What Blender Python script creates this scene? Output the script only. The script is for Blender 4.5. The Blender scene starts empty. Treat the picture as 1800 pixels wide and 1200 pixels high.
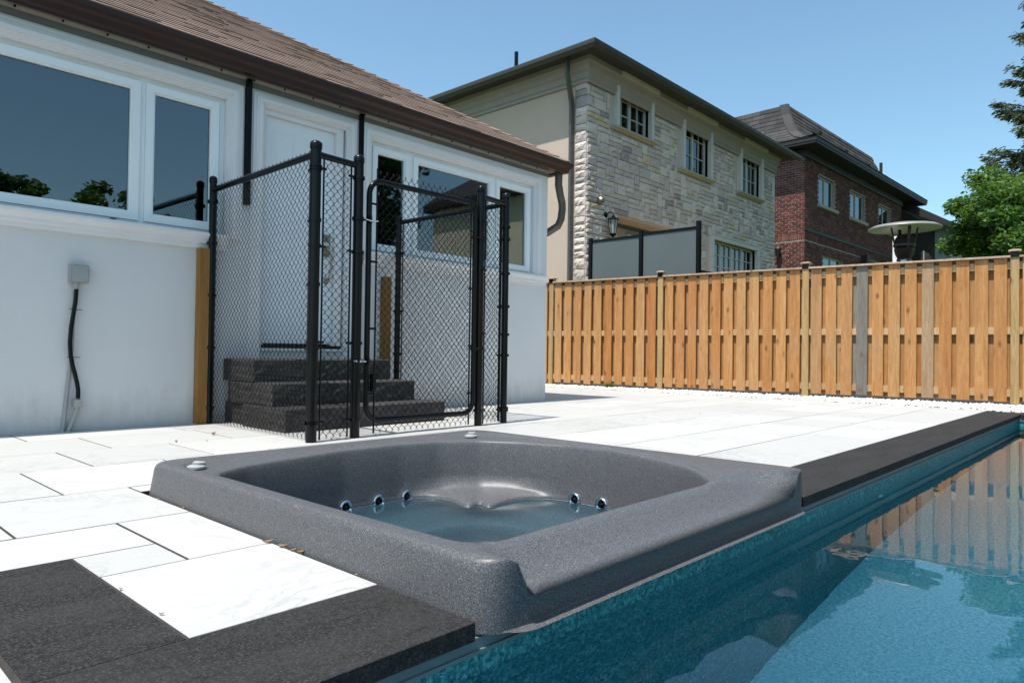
import bpy, math, random
import numpy as np
from mathutils import Vector, Matrix
R = math.radians
rng = random.Random(7)
npr = np.random.RandomState(7)
scene = bpy.context.scene
col = scene.collection

# ------------------------------------------------------------------ camera
CAM_H = 0.57
yaw, pitch, roll = R(42.75), R(0.937), R(0.775)
cy, sy, cp, sp, cr, sr = math.cos(yaw), math.sin(yaw), math.cos(pitch), math.sin(pitch), math.cos(roll), math.sin(roll)
def _dir(a, b):                       # image-plane offsets (right, down) in focal units -> world direction
    u, v = a*cr+b*sr, -a*sr+b*cr
    y, z = cp+v*sp, sp-v*cp
    return Vector((u*sy+y*cy, -u*cy+y*sy, z))
_f = _dir(0, 0).normalized()
_r = (_dir(1, 0)-_dir(0, 0)).normalized()
_u = _r.cross(_f).normalized()
cam = bpy.data.cameras.new('camera')
cam.sensor_width = 36.0
cam.lens = 1230.0/1800.0*36.0
cam.clip_start = 0.02
cam.clip_end = 600
camo = bpy.data.objects.new('camera', cam)
col.objects.link(camo)
camo.matrix_world = Matrix(((_r.x, _u.x, -_f.x, 0), (_r.y, _u.y, -_f.y, 0), (_r.z, _u.z, -_f.z, CAM_H), (0, 0, 0, 1)))
scene.camera = camo

# ------------------------------------------------------------------ light
SUN = Vector((-0.40, -0.025, 1.0)).normalized()      # towards the sun
w = bpy.data.worlds.new('World'); scene.world = w; w.use_nodes = True
nt = w.node_tree
for n in list(nt.nodes): nt.nodes.remove(n)
sky = nt.nodes.new('ShaderNodeTexSky'); sky.sky_type = 'NISHITA'; sky.sun_disc = False
sky.sun_elevation = math.asin(SUN.z); sky.sun_rotation = math.atan2(SUN.x, SUN.y)
sky.altitude = 100; sky.air_density = 1.0; sky.dust_density = 1.5; sky.ozone_density = 1.2
bg = nt.nodes.new('ShaderNodeBackground'); bg.inputs[1].default_value = 0.15
wo = nt.nodes.new('ShaderNodeOutputWorld')
tint = nt.nodes.new('ShaderNodeMix'); tint.data_type = 'RGBA'; tint.blend_type = 'MULTIPLY'; tint.inputs[0].default_value = 1
tint.inputs[7].default_value = (.92, 1.11, 1.05, 1)
nt.links.new(sky.outputs[0], tint.inputs[6]); nt.links.new(tint.outputs[2], bg.inputs[0]); nt.links.new(bg.outputs[0], wo.inputs[0])
sl = bpy.data.lights.new('sun', 'SUN'); sl.energy = 5.0; sl.angle = R(0.55); sl.color = (1.0, 0.955, 0.88)
so = bpy.data.objects.new('sun', sl); col.objects.link(so); so.location = (-8, 2, 20)
so.rotation_euler = SUN.to_track_quat('Z', 'Y').to_euler()
sl.cycles.is_caustics_light = True
scene.view_settings.view_transform = 'Standard'; scene.view_settings.look = 'None'
scene.view_settings.gamma = 1.0; scene.view_settings.use_curve_mapping = False
scene.view_settings.exposure = 0.42
scene.render.engine = 'CYCLES'
scene.cycles.max_bounces = 10; scene.cycles.diffuse_bounces = 4; scene.cycles.transparent_max_bounces = 16
scene.cycles.transmission_bounces = 8
scene.cycles.use_denoising = True

# ------------------------------------------------------------------ materials
def mat(name):
    m = bpy.data.materials.new(name); m.use_nodes = True
    t = m.node_tree
    for n in list(t.nodes): t.nodes.remove(n)
    o = t.nodes.new('ShaderNodeOutputMaterial')
    return m, t, o
def N(t, typ, **kw):
    n = t.nodes.new(typ)
    for k, v in kw.items():
        if k.startswith('i_'):
            n.inputs[k[2:].replace('_', ' ')].default_value = v
        else: setattr(n, k, v)
    return n
def ramp(t, stops, src):
    r = t.nodes.new('ShaderNodeValToRGB')
    el = r.color_ramp.elements
    while len(el) < len(stops): el.new(0.5)
    for e, (p, c) in zip(el, stops):
        e.position = p; e.color = (*c, 1) if len(c) == 3 else c
    t.links.new(src, r.inputs[0]); return r.outputs[0]
def g(v): return (v, v, v)
def coords(t, scale=(1, 1, 1), kind='Object'):
    tc = t.nodes.new('ShaderNodeTexCoord'); mp = t.nodes.new('ShaderNodeMapping')
    mp.inputs['Scale'].default_value = scale
    t.links.new(tc.outputs[kind], mp.inputs[0]); return mp.outputs[0]
def noise(t, vec, scale, detail=4, rough=.55, dist=0):
    n = N(t, 'ShaderNodeTexNoise'); n.inputs['Scale'].default_value = scale; n.inputs['Detail'].default_value = detail
    n.inputs['Roughness'].default_value = rough; n.inputs['Distortion'].default_value = dist
    t.links.new(vec, n.inputs['Vector']); return n.outputs[0]
def mix(t, fac, a, b, mode='MIX'):
    m = N(t, 'ShaderNodeMix', data_type='RGBA', blend_type=mode)
    for s, i in ((fac, 0), (a, 6), (b, 7)):
        if isinstance(s, (int, float)): m.inputs[i].default_value = s
        elif isinstance(s, tuple): m.inputs[i].default_value = (*s, 1)
        else: t.links.new(s, m.inputs[i])
    return m.outputs[2]
def bump(t, h, strength, dist=.01):
    b = N(t, 'ShaderNodeBump'); b.inputs['Strength'].default_value = strength; b.inputs['Distance'].default_value = dist
    t.links.new(h, b.inputs['Height']); return b.outputs[0]
def pbr(t, o, color, rough=.6, metal=0, normal=None, spec=.5, coat=0):
    p = N(t, 'ShaderNodeBsdfPrincipled')
    for v, k in ((color, 'Base Color'), (rough, 'Roughness'), (metal, 'Metallic')):
        if isinstance(v, tuple): p.inputs[k].default_value = (*v, 1)
        elif isinstance(v, (int, float)): p.inputs[k].default_value = v
        else: t.links.new(v, p.inputs[k])
    p.inputs['Specular IOR Level'].default_value = spec; p.inputs['Coat Weight'].default_value = coat
    if normal: t.links.new(normal, p.inputs['Normal'])
    t.links.new(p.outputs[0], o.inputs[0]); return p
def objrand(t):
    return N(t, 'ShaderNodeObjectInfo').outputs['Random']
def simple(name, c, rough=.5, metal=0, var=.12, scale=8, bmp=.1, spec=.5, coat=0):
    m, t, o = mat(name); v = coords(t)
    n = noise(t, v, scale)
    c1 = tuple(x*(1-var) for x in c); c2 = tuple(min(1, x*(1+var)) for x in c)
    colr = ramp(t, [(.3, c1), (.7, c2)], n)
    pbr(t, o, colr, rough, metal, bump(t, noise(t, v, scale*18, 3), bmp, .004), spec, coat); return m

def m_stucco(name, c, stain=.06):
    m, t, o = mat(name); v = coords(t)
    big = noise(t, v, 1.3, 5); fine = noise(t, v, 240, 3, .7)
    cc = ramp(t, [(.3, tuple(x*(1-stain) for x in c)), (.75, c)], big)
    cc = mix(t, ramp(t, [(.35, g(.0)), (.6, g(.35))], fine), cc, tuple(x*.8 for x in c))
    pbr(t, o, cc, .9, 0, bump(t, fine, .55, .004), .2); return m
def m_wall():
    m, t, o = mat('white_stucco'); c = (.74, .735, .74); v = coords(t)
    big = noise(t, v, 1.3, 5); fine = noise(t, v, 210, 3, .75)
    cc = ramp(t, [(.3, tuple(x*.93 for x in c)), (.75, c)], big)
    cc = mix(t, ramp(t, [(.38, g(.0)), (.60, g(.5))], fine), cc, tuple(x*.80 for x in c))
    geo = N(t, 'ShaderNodeNewGeometry'); sep = N(t, 'ShaderNodeSeparateXYZ'); t.links.new(geo.outputs['Position'], sep.inputs[0])
    st_ = noise(t, coords(t, (2.2, 2.2, .8)), 5, 5, .7)
    ad = N(t, 'ShaderNodeMath', operation='MULTIPLY_ADD'); t.links.new(st_, ad.inputs[0]); ad.inputs[1].default_value = -.55; t.links.new(sep.outputs[2], ad.inputs[2])
    splash = ramp(t, [(0, g(.65)), (.06, g(0))], ad.outputs[0])
    spl = N(t, 'ShaderNodeMapRange'); t.links.new(ad.outputs[0], spl.inputs[0]); spl.inputs[1].default_value = -.27; spl.inputs[2].default_value = .02; spl.inputs[3].default_value = .45; spl.inputs[4].default_value = 0
    cc = mix(t, spl.outputs[0], cc, (.40, .37, .33))
    rust = ramp(t, [(.66, g(0)), (.76, g(.25))], noise(t, v, 2.3, 6, .7))
    cc = mix(t, rust, cc, (.60, .52, .42))
    pbr(t, o, cc, .92, 0, bump(t, fine, .8, .006), .15); return m
def m_tile():
    m, t, o = mat('white_marble_porcelain'); v = coords(t); r = objrand(t)
    vm = N(t, 'ShaderNodeVectorMath', operation='ADD')
    cmb = N(t, 'ShaderNodeCombineXYZ'); mm = N(t, 'ShaderNodeMath', operation='MULTIPLY'); mm.inputs[1].default_value = 37
    t.links.new(r, mm.inputs[0]); t.links.new(mm.outputs[0], cmb.inputs[0]); t.links.new(mm.outputs[0], cmb.inputs[2])
    t.links.new(v, vm.inputs[0]); t.links.new(cmb.outputs[0], vm.inputs[1]); vv = vm.outputs[0]
    vein = noise(t, vv, 2.6, 8, .62, 1.4)
    veins = ramp(t, [(.46, g(0)), (.495, g(1)), (.53, g(0))], vein)
    patch = ramp(t, [(.45, g(0)), (.75, g(1))], noise(t, vv, 1.6, 3))
    fac = N(t, 'ShaderNodeMath', operation='MULTIPLY'); t.links.new(veins, fac.inputs[0]); t.links.new(patch, fac.inputs[1])
    base = ramp(t, [(0, (.395, .390, .382)), (1, (.45, .445, .436))], r)
    c = mix(t, fac.outputs[0], base, (.29, .292, .294))
    spk = noise(t, v, 95, 2, .6)
    c = mix(t, ramp(t, [(.70, g(0)), (.8, g(.4))], spk), c, (.30, .27, .23))
    pbr(t, o, c, .6, 0, bump(t, noise(t, v, 140, 3), .12, .002), .35); return m
def m_granite(name, dark, light, scale=170, stain=True, rough=.62):
    m, t, o = mat(name); v = coords(t); r = objrand(t)
    f = noise(t, v, scale, 3, .75); f2 = noise(t, v, scale*.33, 4, .7)
    md = tuple((a+b)/2 for a, b in zip(dark, light))
    c = ramp(t, [(.40, dark), (.50, md), (.60, light), (.72, tuple(x*2.1 for x in light))], f)
    c = mix(t, ramp(t, [(.38, g(.75)), (.56, g(0))], f2), c, dark)
    if stain:
        b = noise(t, coords(t, (1, 2.6, 1)), 2.6, 6, .65)
        c = mix(t, ramp(t, [(.40, g(.0)), (.72, g(.55))], b), c, tuple(x*1.0 for x in light))
        b2 = noise(t, v, 1.1, 5, .6, .8)
        c = mix(t, ramp(t, [(.35, g(.55)), (.6, g(0))], b2), c, md, 'MULTIPLY') if False else c
        w_ = noise(t, coords(t, (1, 3.0, 1)), 26, 4, .75)
        c = mix(t, ramp(t, [(.70, g(0)), (.76, g(.55))], w_), c, (.34, .33, .32))
    c = mix(t, ramp(t, [(0, g(0)), (1, g(.35))], r), c, md)
    pbr(t, o, c, rough, 0, bump(t, f, .35, .002), .22); return m
def m_spa(name='speckled_grey_acrylic', k=(1, 1, 1)):
    m, t, o = mat(name); v = coords(t)
    f = noise(t, v, 330, 2, .8); f2 = noise(t, v, 190, 2, .7)
    c = ramp(t, [(p_, tuple(min(.8, x*y_) for x, y_ in zip(c_, k))) for p_, c_ in ((.36, (.034, .034, .037)), (.5, (.092, .092, .10)), (.62, (.15, .15, .163)), (.72, (.36, .37, .39)))], f)
    c = mix(t, ramp(t, [(.3, g(.45)), (.62, g(0))], f2), c, tuple(.047*y_ for y_ in k))
    pbr(t, o, c, .42, 0, bump(t, f, .08, .001), .32); return m
def m_liner(name='speckled_pool_liner', dark=(.006, .045, .055), mid=(.022, .19, .215), light=(.19, .48, .47), scale=75):
    m, t, o = mat(name); v = coords(t)
    f = noise(t, v, scale, 4, .7, .6); f2 = noise(t, v, 9, 4, .6)
    c = ramp(t, [(.36, dark), (.5, mid), (.66, light)], f)
    c = mix(t, ramp(t, [(.35, g(0)), (.7, g(.5))], f2), c, mid)
    pbr(t, o, c, .5, 0, None, .3); return m
def m_wood(name, stops, rot=0):
    m, t, o = mat(name); r = objrand(t)
    tc = N(t, 'ShaderNodeTexCoord'); mp = N(t, 'ShaderNodeMapping'); mp.inputs['Scale'].default_value = (1, 1, .09)
    cmb = N(t, 'ShaderNodeCombineXYZ'); mm = N(t, 'ShaderNodeMath', operation='MULTIPLY'); mm.inputs[1].default_value = 61
    t.links.new(r, mm.inputs[0])
    for i in range(3): t.links.new(mm.outputs[0], cmb.inputs[i])
    t.links.new(tc.outputs['Object'], mp.inputs[0]); t.links.new(cmb.outputs[0], mp.inputs['Location'])
    v = mp.outputs[0]
    grain = noise(t, v, 60, 5, .65, .9); broad = noise(t, v, 9, 3, .5, 1.2)
    mp2 = N(t, 'ShaderNodeMapping'); mp2.inputs['Scale'].default_value = (1, 1, .45)
    t.links.new(tc.outputs['Object'], mp2.inputs[0]); t.links.new(cmb.outputs[0], mp2.inputs['Location'])
    vor = N(t, 'ShaderNodeTexVoronoi'); vor.inputs['Scale'].default_value = 5.5; t.links.new(mp2.outputs[0], vor.inputs['Vector'])
    base = ramp(t, stops, r)
    c = mix(t, ramp(t, [(.35, g(0)), (.7, g(.55))], grain), base, (.50, .30, .13), 'MULTIPLY')
    c = mix(t, ramp(t, [(.4, g(0)), (.7, g(.5))], broad), c, (.62, .50, .36), 'MULTIPLY')
    knot = ramp(t, [(.05, g(.85)), (.10, g(.35)), (.16, g(0))], vor.outputs[0])
    c = mix(t, knot, c, (.12, .05, .018))
    age = noise(t, mp2.outputs[0], 1.6, 4)
    c = mix(t, ramp(t, [(.58, g(0)), (.8, g(.5))], age), c, (.30, .27, .23))
    pbr(t, o, c, .75, 0, bump(t, grain, .35, .003), .25); return m
def m_glass(name='window_glass', ior=2.35, tint=(.55, .6, .62)):
    m, t, o = mat(name)
    fr = N(t, 'ShaderNodeFresnel'); fr.inputs[0].default_value = ior
    gl = N(t, 'ShaderNodeBsdfGlossy'); gl.inputs['Roughness'].default_value = 0.0; gl.inputs[0].default_value = (.85, .95, 1, 1)
    v = coords(t); wav = noise(t, v, 1.1, 1)
    nb = bump(t, wav, .06, .05); t.links.new(nb, gl.inputs['Normal'])
    tr = N(t, 'ShaderNodeBsdfTransparent'); tr.inputs[0].default_value = (*tint, 1)
    mx = N(t, 'ShaderNodeMixShader'); t.links.new(fr.outputs[0], mx.inputs[0]); t.links.new(tr.outputs[0], mx.inputs[1]); t.links.new(gl.outputs[0], mx.inputs[2])
    t.links.new(mx.outputs[0], o.inputs[0]); return m
def m_water(name='water', tint=(.74, .96, 1.0)):
    m, t, o = mat(name); v = coords(t)
    h = noise(t, v, 2.2, 3, .5, .4)
    nb = bump(t, h, .10, .02)
    p = N(t, 'ShaderNodeBsdfPrincipled'); p.inputs['Base Color'].default_value = (*tint, 1); p.inputs['Roughness'].default_value = 0.0
    p.inputs['IOR'].default_value = 1.33; p.inputs['Transmission Weight'].default_value = 1.0
    t.links.new(nb, p.inputs['Normal']); t.links.new(p.outputs[0], o.inputs[0]); return m
def m_leaf(name, a, b, trans=.35):
    m, t, o = mat(name)
    geo = N(t, 'ShaderNodeNewGeometry'); r = geo.outputs['Random Per Island']
    c = ramp(t, [(0, a), (1, b)], r)
    d = N(t, 'ShaderNodeBsdfPrincipled'); t.links.new(c, d.inputs['Base Color']); d.inputs['Roughness'].default_value = .55
    tr = N(t, 'ShaderNodeBsdfTranslucent'); c2 = mix(t, .5, c, (.25, .4, .03)); t.links.new(c2, tr.inputs[0])
    mx = N(t, 'ShaderNodeMixShader'); mx.inputs[0].default_value = trans
    t.links.new(d.outputs[0], mx.inputs[1]); t.links.new(tr.outputs[0], mx.inputs[2]); t.links.new(mx.outputs[0], o.inputs[0]); return m
def m_stone():
    m, t, o = mat('split_limestone'); r = objrand(t); v = coords(t)
    geo = N(t, 'ShaderNodeNewGeometry')
    ad = N(t, 'ShaderNodeMath', operation='ADD'); t.links.new(r, ad.inputs[0]); t.links.new(geo.outputs['Random Per Island'], ad.inputs[1])
    frc = N(t, 'ShaderNodeMath', operation='FRACT'); t.links.new(ad.outputs[0], frc.inputs[0])
    cr_ = t.nodes.new('ShaderNodeValToRGB'); cr_.color_ramp.interpolation = 'CONSTANT'
    st = [(0, (.56, .475, .43)), (.2, (.62, .54, .49)), (.38, (.50, .43, .39)), (.52, (.58, .50, .455)), (.66, (.50, .435, .41)), (.80, (.34, .31, .31)), (.85, (.64, .57, .51)), (.955, (.58, .47, .30))]
    el = cr_.color_ramp.elements
    while len(el) < len(st): el.new(.5)
    for e, (p_, c_) in zip(el, st): e.position = p_; e.color = (*c_, 1)
    t.links.new(frc.outputs[0], cr_.inputs[0])
    n = noise(t, v, 14, 5, .65)
    c = mix(t, ramp(t, [(.4, g(0)), (.75, g(.5))], n), cr_.outputs[0], (.72, .68, .64), 'MULTIPLY')
    pbr(t, o, c, .9, 0, bump(t, noise(t, v, 30, 4), .8, .02), .2); return m
def m_brick():
    m, t, o = mat('red_clay_brick'); v = coords(t); geo = N(t, 'ShaderNodeNewGeometry')
    c = ramp(t, [(0, (.07, .027, .024)), (.35, (.125, .044, .037)), (.7, (.16, .06, .05)), (.9, (.21, .095, .075)), (1, (.05, .027, .027))], geo.outputs['Random Per Island'])
    c = mix(t, ramp(t, [(.5, g(0)), (.8, g(.3))], noise(t, v, 12)), c, (.35, .2, .16))
    pbr(t, o, c, .9, 0, bump(t, noise(t, v, 60, 3), .5, .01), .2); return m
def m_shingle(name, a, b):
    m, t, o = mat(name); v = coords(t); geo = N(t, 'ShaderNodeNewGeometry')
    c = ramp(t, [(0, a), (1, b)], geo.outputs['Random Per Island'])
    c = mix(t, ramp(t, [(.35, g(0)), (.65, g(.4))], noise(t, v, 160, 3, .8)), c, tuple(x*.5 for x in a))
    pbr(t, o, c, .95, 0, bump(t, noise(t, v, 200, 2), .6, .006), .15); return m

M = {}
M['stucco'] = m_wall()
M['trim'] = simple('painted_trim', (.70, .69, .70), .6, 0, .03, 3, .0)
M['vinyl'] = simple('white_vinyl', (.76, .80, .82), .3, 0, .02, 2, .02)
M['beige'] = m_stucco('beige_stucco', (.53, .425, .35), .08)
M['tile'] = m_tile()
M['slab'] = m_granite('dark_granite_coping', (.005, .005, .006), (.044, .042, .041), rough=.85)
M['step'] = m_granite('flamed_granite_step', (.008, .008, .008), (.085, .08, .077), 120)
M['spa'] = m_spa(); M['basin'] = m_spa('sunlit_teal_seat_acrylic', (4.6, 6.2, 6.2)); M['liner'] = m_liner()  # seat: shell acrylic painted lighter and teal for sunlight lost in the water
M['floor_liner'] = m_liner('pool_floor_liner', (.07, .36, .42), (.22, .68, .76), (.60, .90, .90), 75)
M['track'] = simple('liner_track', (.12, .17, .18), .45, 0, .1, 5, .05)
M['water'] = m_water()
M['spa_water'] = m_water('spa_water', (.86, .97, .98))
M['black'] = simple('black_vinyl_coated_steel', (.004, .004, .005), .24, 0, .2, 10, .05, .22)
M['wire'] = simple('black_coated_wire', (.006, .006, .007), .55, 0, .1, 10, .0, .12)
M['steel'] = simple('galvanised_steel', (.55, .56, .58), .35, 1, .1, 20, .1)
M['chrome'] = simple('chrome', (.75, .77, .8), .08, 1, .02, 4, 0)
M['nickel'] = simple('brushed_nickel', (.38, .34, .30), .3, 1, .05, 30, .1)
M['pvc'] = simple('grey_plastic', (.30, .31, .31), .5, 0, .05, 9, .1)
M['gutter'] = simple('brown_aluminium', (.030, .013, .010), .4, 0, .15, 2, .05, .35)
M['eave_shade'] = simple('painted_eave_shade', (.13, .135, .135), .6, 0, .08, 3, .1)  # grey for the wall shade painted in below the soffit
M['soffit'] = simple('soffit_aluminium', (.16, .155, .15), .6, 0, .08, 3, .1)
M['dspout'] = simple('bronze_downspout', (.09, .085, .08), .35, .3, .1, 4, .1)
M['cedar'] = m_wood('cedar_board', [(0, (.53, .285, .115)), (.25, (.47, .235, .088)), (.45, (.45, .20, .068)), (.62, (.52, .31, .14)), (.90, (.46, .24, .10)), (.95, (.38, .27, .17)), (1, (.31, .27, .23))])
M['pine'] = m_wood('treated_post', [(0, (.50, .34, .16)), (1, (.42, .30, .15))])
M['rail'] = m_wood('fence_rail', [(0, (.60, .42, .25)), (1, (.52, .35, .19))])
M['stained'] = m_wood('water_stained_board', [(0, (.20, .19, .18)), (1, (.16, .155, .15))])
M['cap'] = m_wood('weathered_cap_rail', [(0, (.50, .38, .30)), (1, (.42, .33, .26))])
M['amber'] = m_wood('amber_post', [(0, (.36, .19, .055)), (1, (.22, .12, .045))])
M['shingle'] = m_shingle('brown_asphalt_shingle', (.19, .134, .112), (.265, .192, .160))
M['dark_shingle'] = m_shingle('charcoal_asphalt_shingle', (.045, .043, .045), (.09, .085, .085))
M['glass'] = m_glass()
M['far_glass'] = m_glass('far_window_glass', 2.0, (.25, .3, .3))
M['stone'] = m_stone(); M['mortar'] = m_stucco('stone_mortar', (.54, .48, .44)); M['brick'] = m_brick(); M['bmortar'] = m_stucco('brick_mortar', (.38, .32, .29))
M['light_trim'] = simple('pale_precast', (.56, .53, .50), .8, 0, .06, 4, .3)
M['grey_trim'] = simple('taupe_precast', (.30, .27, .25), .8, 0, .06, 4, .3)
M['sill'] = simple('cream_precast_sill', (.40, .36, .28), .85, 0, .08, 6, .3)
M['frame'] = simple('sage_window_frame', (.44, .45, .42), .5, 0, .05, 5, .05)
M['eave'] = simple('dark_taupe_aluminium', (.05, .045, .04), .55, 0, .1, 2, .08)
M['roofdark'] = simple('black_fascia', (.015, .013, .013), .6, 0, .2, 3, .1)
M['dark'] = simple('dark_interior', (.03, .03, .03), .9)
M['ceiling'] = simple('interior_ceiling', (.35, .35, .36), .9)
M['tan'] = simple('tan_panel', (.72, .61, .46), .8, 0, .08, 3, .1)
M['door'] = simple('white_steel_door', (.72, .76, .80), .4, 0, .02, 2, .03)
M['bark'] = simple('bark', (.10, .075, .055), .9, 0, .3, 9, .8)
M['leafA'] = m_leaf('maple_leaf', (.03, .085, .014), (.085, .19, .03))
M['leafB'] = m_leaf('dark_leaf', (.03, .07, .02), (.07, .13, .03), .25)
M['needle'] = m_leaf('spruce_needle', (.030, .050, .028), (.075, .095, .05), .12)
M['gravel'] = simple('white_gravel', (.62, .60, .57), .8, 0, .2, 20, .5)
M['soil'] = simple('sandy_joint', (.035, .03, .027), .95, 0, .3, 30, .5)
M['grass'] = simple('grass', (.05, .09, .025), .95, 0, .4, 3, .6)
M['dryleaf'] = simple('dry_leaf', (.30, .17, .09), .8, 0, .3, 40, .3)
M['frost'] = simple('frosted_glass', (.10, .12, .125), .35, 0, .08, .8, 0)
M['lampglass'] = simple('lantern_glass', (.35, .38, .38), .2, 0, .1, 8, 0)
M['paleblue'] = simple('pale_blue_siding', (.40, .46, .50), .7, 0, .05, 2, .1)
M['reflector'] = simple('aluminium_reflector', (.36, .33, .29), .38, .5, .08, 6, .05)
M['bronze'] = simple('bronze_metal', (.05, .042, .036), .4, .5, .2, 10, .05)
M['white'] = simple('white_paint', (.78, .78, .76), .6, 0, .04, 5, .05)

# ------------------------------------------------------------------ mesh building
class MB:
    def __init__(s): s.v = []; s.f = []
    def add(s, v, f):
        b = len(s.v); s.v += [tuple(p) for p in v]; s.f += [tuple(i+b for i in q) for q in f]; return s
    def box(s, x0, x1, y0, y1, z0, z1):
        v = [(x, y, z) for z in (z0, z1) for x, y in ((x0, y0), (x1, y0), (x1, y1), (x0, y1))]
        return s.add(v, [(3, 2, 1, 0), (4, 5, 6, 7), (0, 1, 5, 4), (1, 2, 6, 5), (2, 3, 7, 6), (3, 0, 4, 7)])
    def cbox(s, x0, x1, y0, y1, z0, z1, c=.003):      # chamfered upper edge
        v = [(x0, y0, z0), (x1, y0, z0), (x1, y1, z0), (x0, y1, z0), (x0, y0, z1-c), (x1, y0, z1-c), (x1, y1, z1-c), (x0, y1, z1-c),
             (x0+c, y0+c, z1), (x1-c, y0+c, z1), (x1-c, y1-c, z1), (x0+c, y1-c, z1)]
        f = [(3, 2, 1, 0), (8, 9, 10, 11)]
        for a in (0, 4):
            for i in range(4): f.append((a+i, a+(i+1) % 4, a+4+(i+1) % 4, a+4+i))
        return s.add(v, f)
    def rbox(s, c, ax, ay, az, hx, hy, hz):           # oriented box
        c = Vector(c); ax = Vector(ax).normalized()*hx; ay = Vector(ay).normalized()*hy; az = Vector(az).normalized()*hz
        v = [c+ax*i+ay*j+az*k for k in (-1, 1) for i, j in ((-1, -1), (1, -1), (1, 1), (-1, 1))]
        return s.add(v, [(3, 2, 1, 0), (4, 5, 6, 7), (0, 1, 5, 4), (1, 2, 6, 5), (2, 3, 7, 6), (3, 0, 4, 7)])
    def prism(s, poly, axis, a, b):                   # polygon in the plane across axis, run from a to b
        n = len(poly)
        def P(p, t):
            return {'x': (t, p[0], p[1]), 'y': (p[0], t, p[1]), 'z': (p[0], p[1], t)}[axis]
        v = [P(p, a) for p in poly]+[P(p, b) for p in poly]
        return s.add(v, [tuple(range(n-1, -1, -1)), tuple(range(n, 2*n))]+[(i, (i+1) % n, n+(i+1) % n, n+i) for i in range(n)])
    def tube(s, pts, r, n=8, cap=True):
        pts = [Vector(p) for p in pts]; b = len(s.v); m = len(pts)
        rr = r if isinstance(r, (list, tuple)) else [r]*m
        t0 = (pts[1]-pts[0]).normalized(); up = Vector((0, 0, 1)) if abs(t0.z) < .9 else Vector((1, 0, 0))
        u = t0.cross(up).normalized()
        for i, p in enumerate(pts):
            t = (pts[min(i+1, m-1)]-pts[max(i-1, 0)]).normalized()
            u = (u-t*u.dot(t)).normalized(); w_ = t.cross(u)
            for k in range(n):
                a = 2*math.pi*k/n; s.v.append(tuple(p+(u*math.cos(a)+w_*math.sin(a))*rr[i]))
        for i in range(m-1):
            for k in range(n):
                s.f.append((b+i*n+k, b+i*n+(k+1) % n, b+(i+1)*n+(k+1) % n, b+(i+1)*n+k))
        if cap:
            s.f.append(tuple(b+k for k in range(n-1, -1, -1))); s.f.append(tuple(b+(m-1)*n+k for k in range(n)))
        return s
    def lathe(s, prof, c=(0, 0, 0), axis=(0, 0, 1), n=24):
        c = Vector(c); a = Vector(axis).normalized(); h = Vector((1, 0, 0)) if abs(a.x) < .9 else Vector((0, 1, 0))
        u = a.cross(h).normalized(); w_ = a.cross(u); b = len(s.v)
        for (r_, z) in prof:
            for k in range(n):
                t = 2*math.pi*k/n; s.v.append(tuple(c+a*z+(u*math.cos(t)+w_*math.sin(t))*max(r_, 1e-5)))
        for i in range(len(prof)-1):
            for k in range(n):
                s.f.append((b+i*n+k, b+i*n+(k+1) % n, b+(i+1)*n+(k+1) % n, b+(i+1)*n+k))
        return s
    def quad(s, a, b, c, d): return s.add([a, b, c, d], [(0, 1, 2, 3)])
    def build(s, name, m, parent=None, smooth=False, origin=None, local=False):
        me = bpy.data.meshes.new(name)
        o = origin if origin is not None else (ORG.get(parent.name, (0, 0, 0)) if (parent and not local) else (0, 0, 0))
        V = np.array(s.v, float)-np.array(o)
        me.from_pydata(V.tolist(), [], s.f); me.materials.append(M[m])
        if smooth:
            me.polygons.foreach_set('use_smooth', [True]*len(me.polygons))
            if smooth != 'all':
                try: me.set_sharp_from_angle(angle=R(40))
                except Exception: pass
        me.update()
        ob = bpy.data.objects.new(name, me); col.objects.link(ob)
        if parent:
            ob.parent = parent; ORG[ob.name] = ORG.get(parent.name, (0, 0, 0))
        elif origin is not None: ob.location = origin; ORG[ob.name] = tuple(origin)
        return ob
ORG = {}
def tag(o, label=None, cat=None, group=None, kind=None):
    if label: o['label'] = label
    if cat: o['category'] = cat
    if group: o['group'] = group
    if kind: o['kind'] = kind
    return o
def thing(name, loc, label, cat, group=None, rz=0):
    o = bpy.data.objects.new(name, None); col.objects.link(o); o.location = loc; o.rotation_euler = (0, 0, rz)
    o.empty_display_size = .1; ORG[o.name] = tuple(loc); return tag(o, label, cat, group)
def struct(name, loc=(0, 0, 0)):
    o = bpy.data.objects.new(name, None); col.objects.link(o); o.location = loc; ORG[o.name] = tuple(loc); o['kind'] = 'structure'; return o
def piece(name, me, parent, loc):
    ob = bpy.data.objects.new(name, me); col.objects.link(ob); ob.parent = parent
    ob.location = Vector(loc)-Vector(ORG.get(parent.name, (0, 0, 0))); return ob

# ------------------------------------------------------------------ ground
PX0, PX1, PY0, PY1 = -3.5, 8.97, -4.4, 1.085
gb = MB(); Z = -.09
def rect(b, x0, x1, y0, y1, z=Z): b.quad((x0, y0, z), (x1, y0, z), (x1, y1, z), (x0, y1, z))
rect(gb, -150, 250, 2.85, 250); rect(gb, -150, 250, -150, PY0); rect(gb, -150, PX0, PY0, 2.85); rect(gb, PX1, 250, PY0, 2.85)
rect(gb, PX0, 1.15, PY1, 2.85); rect(gb, 2.8, PX1, PY1, 2.85)
tag(gb.build('ground', 'grass'), kind='structure')

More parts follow.
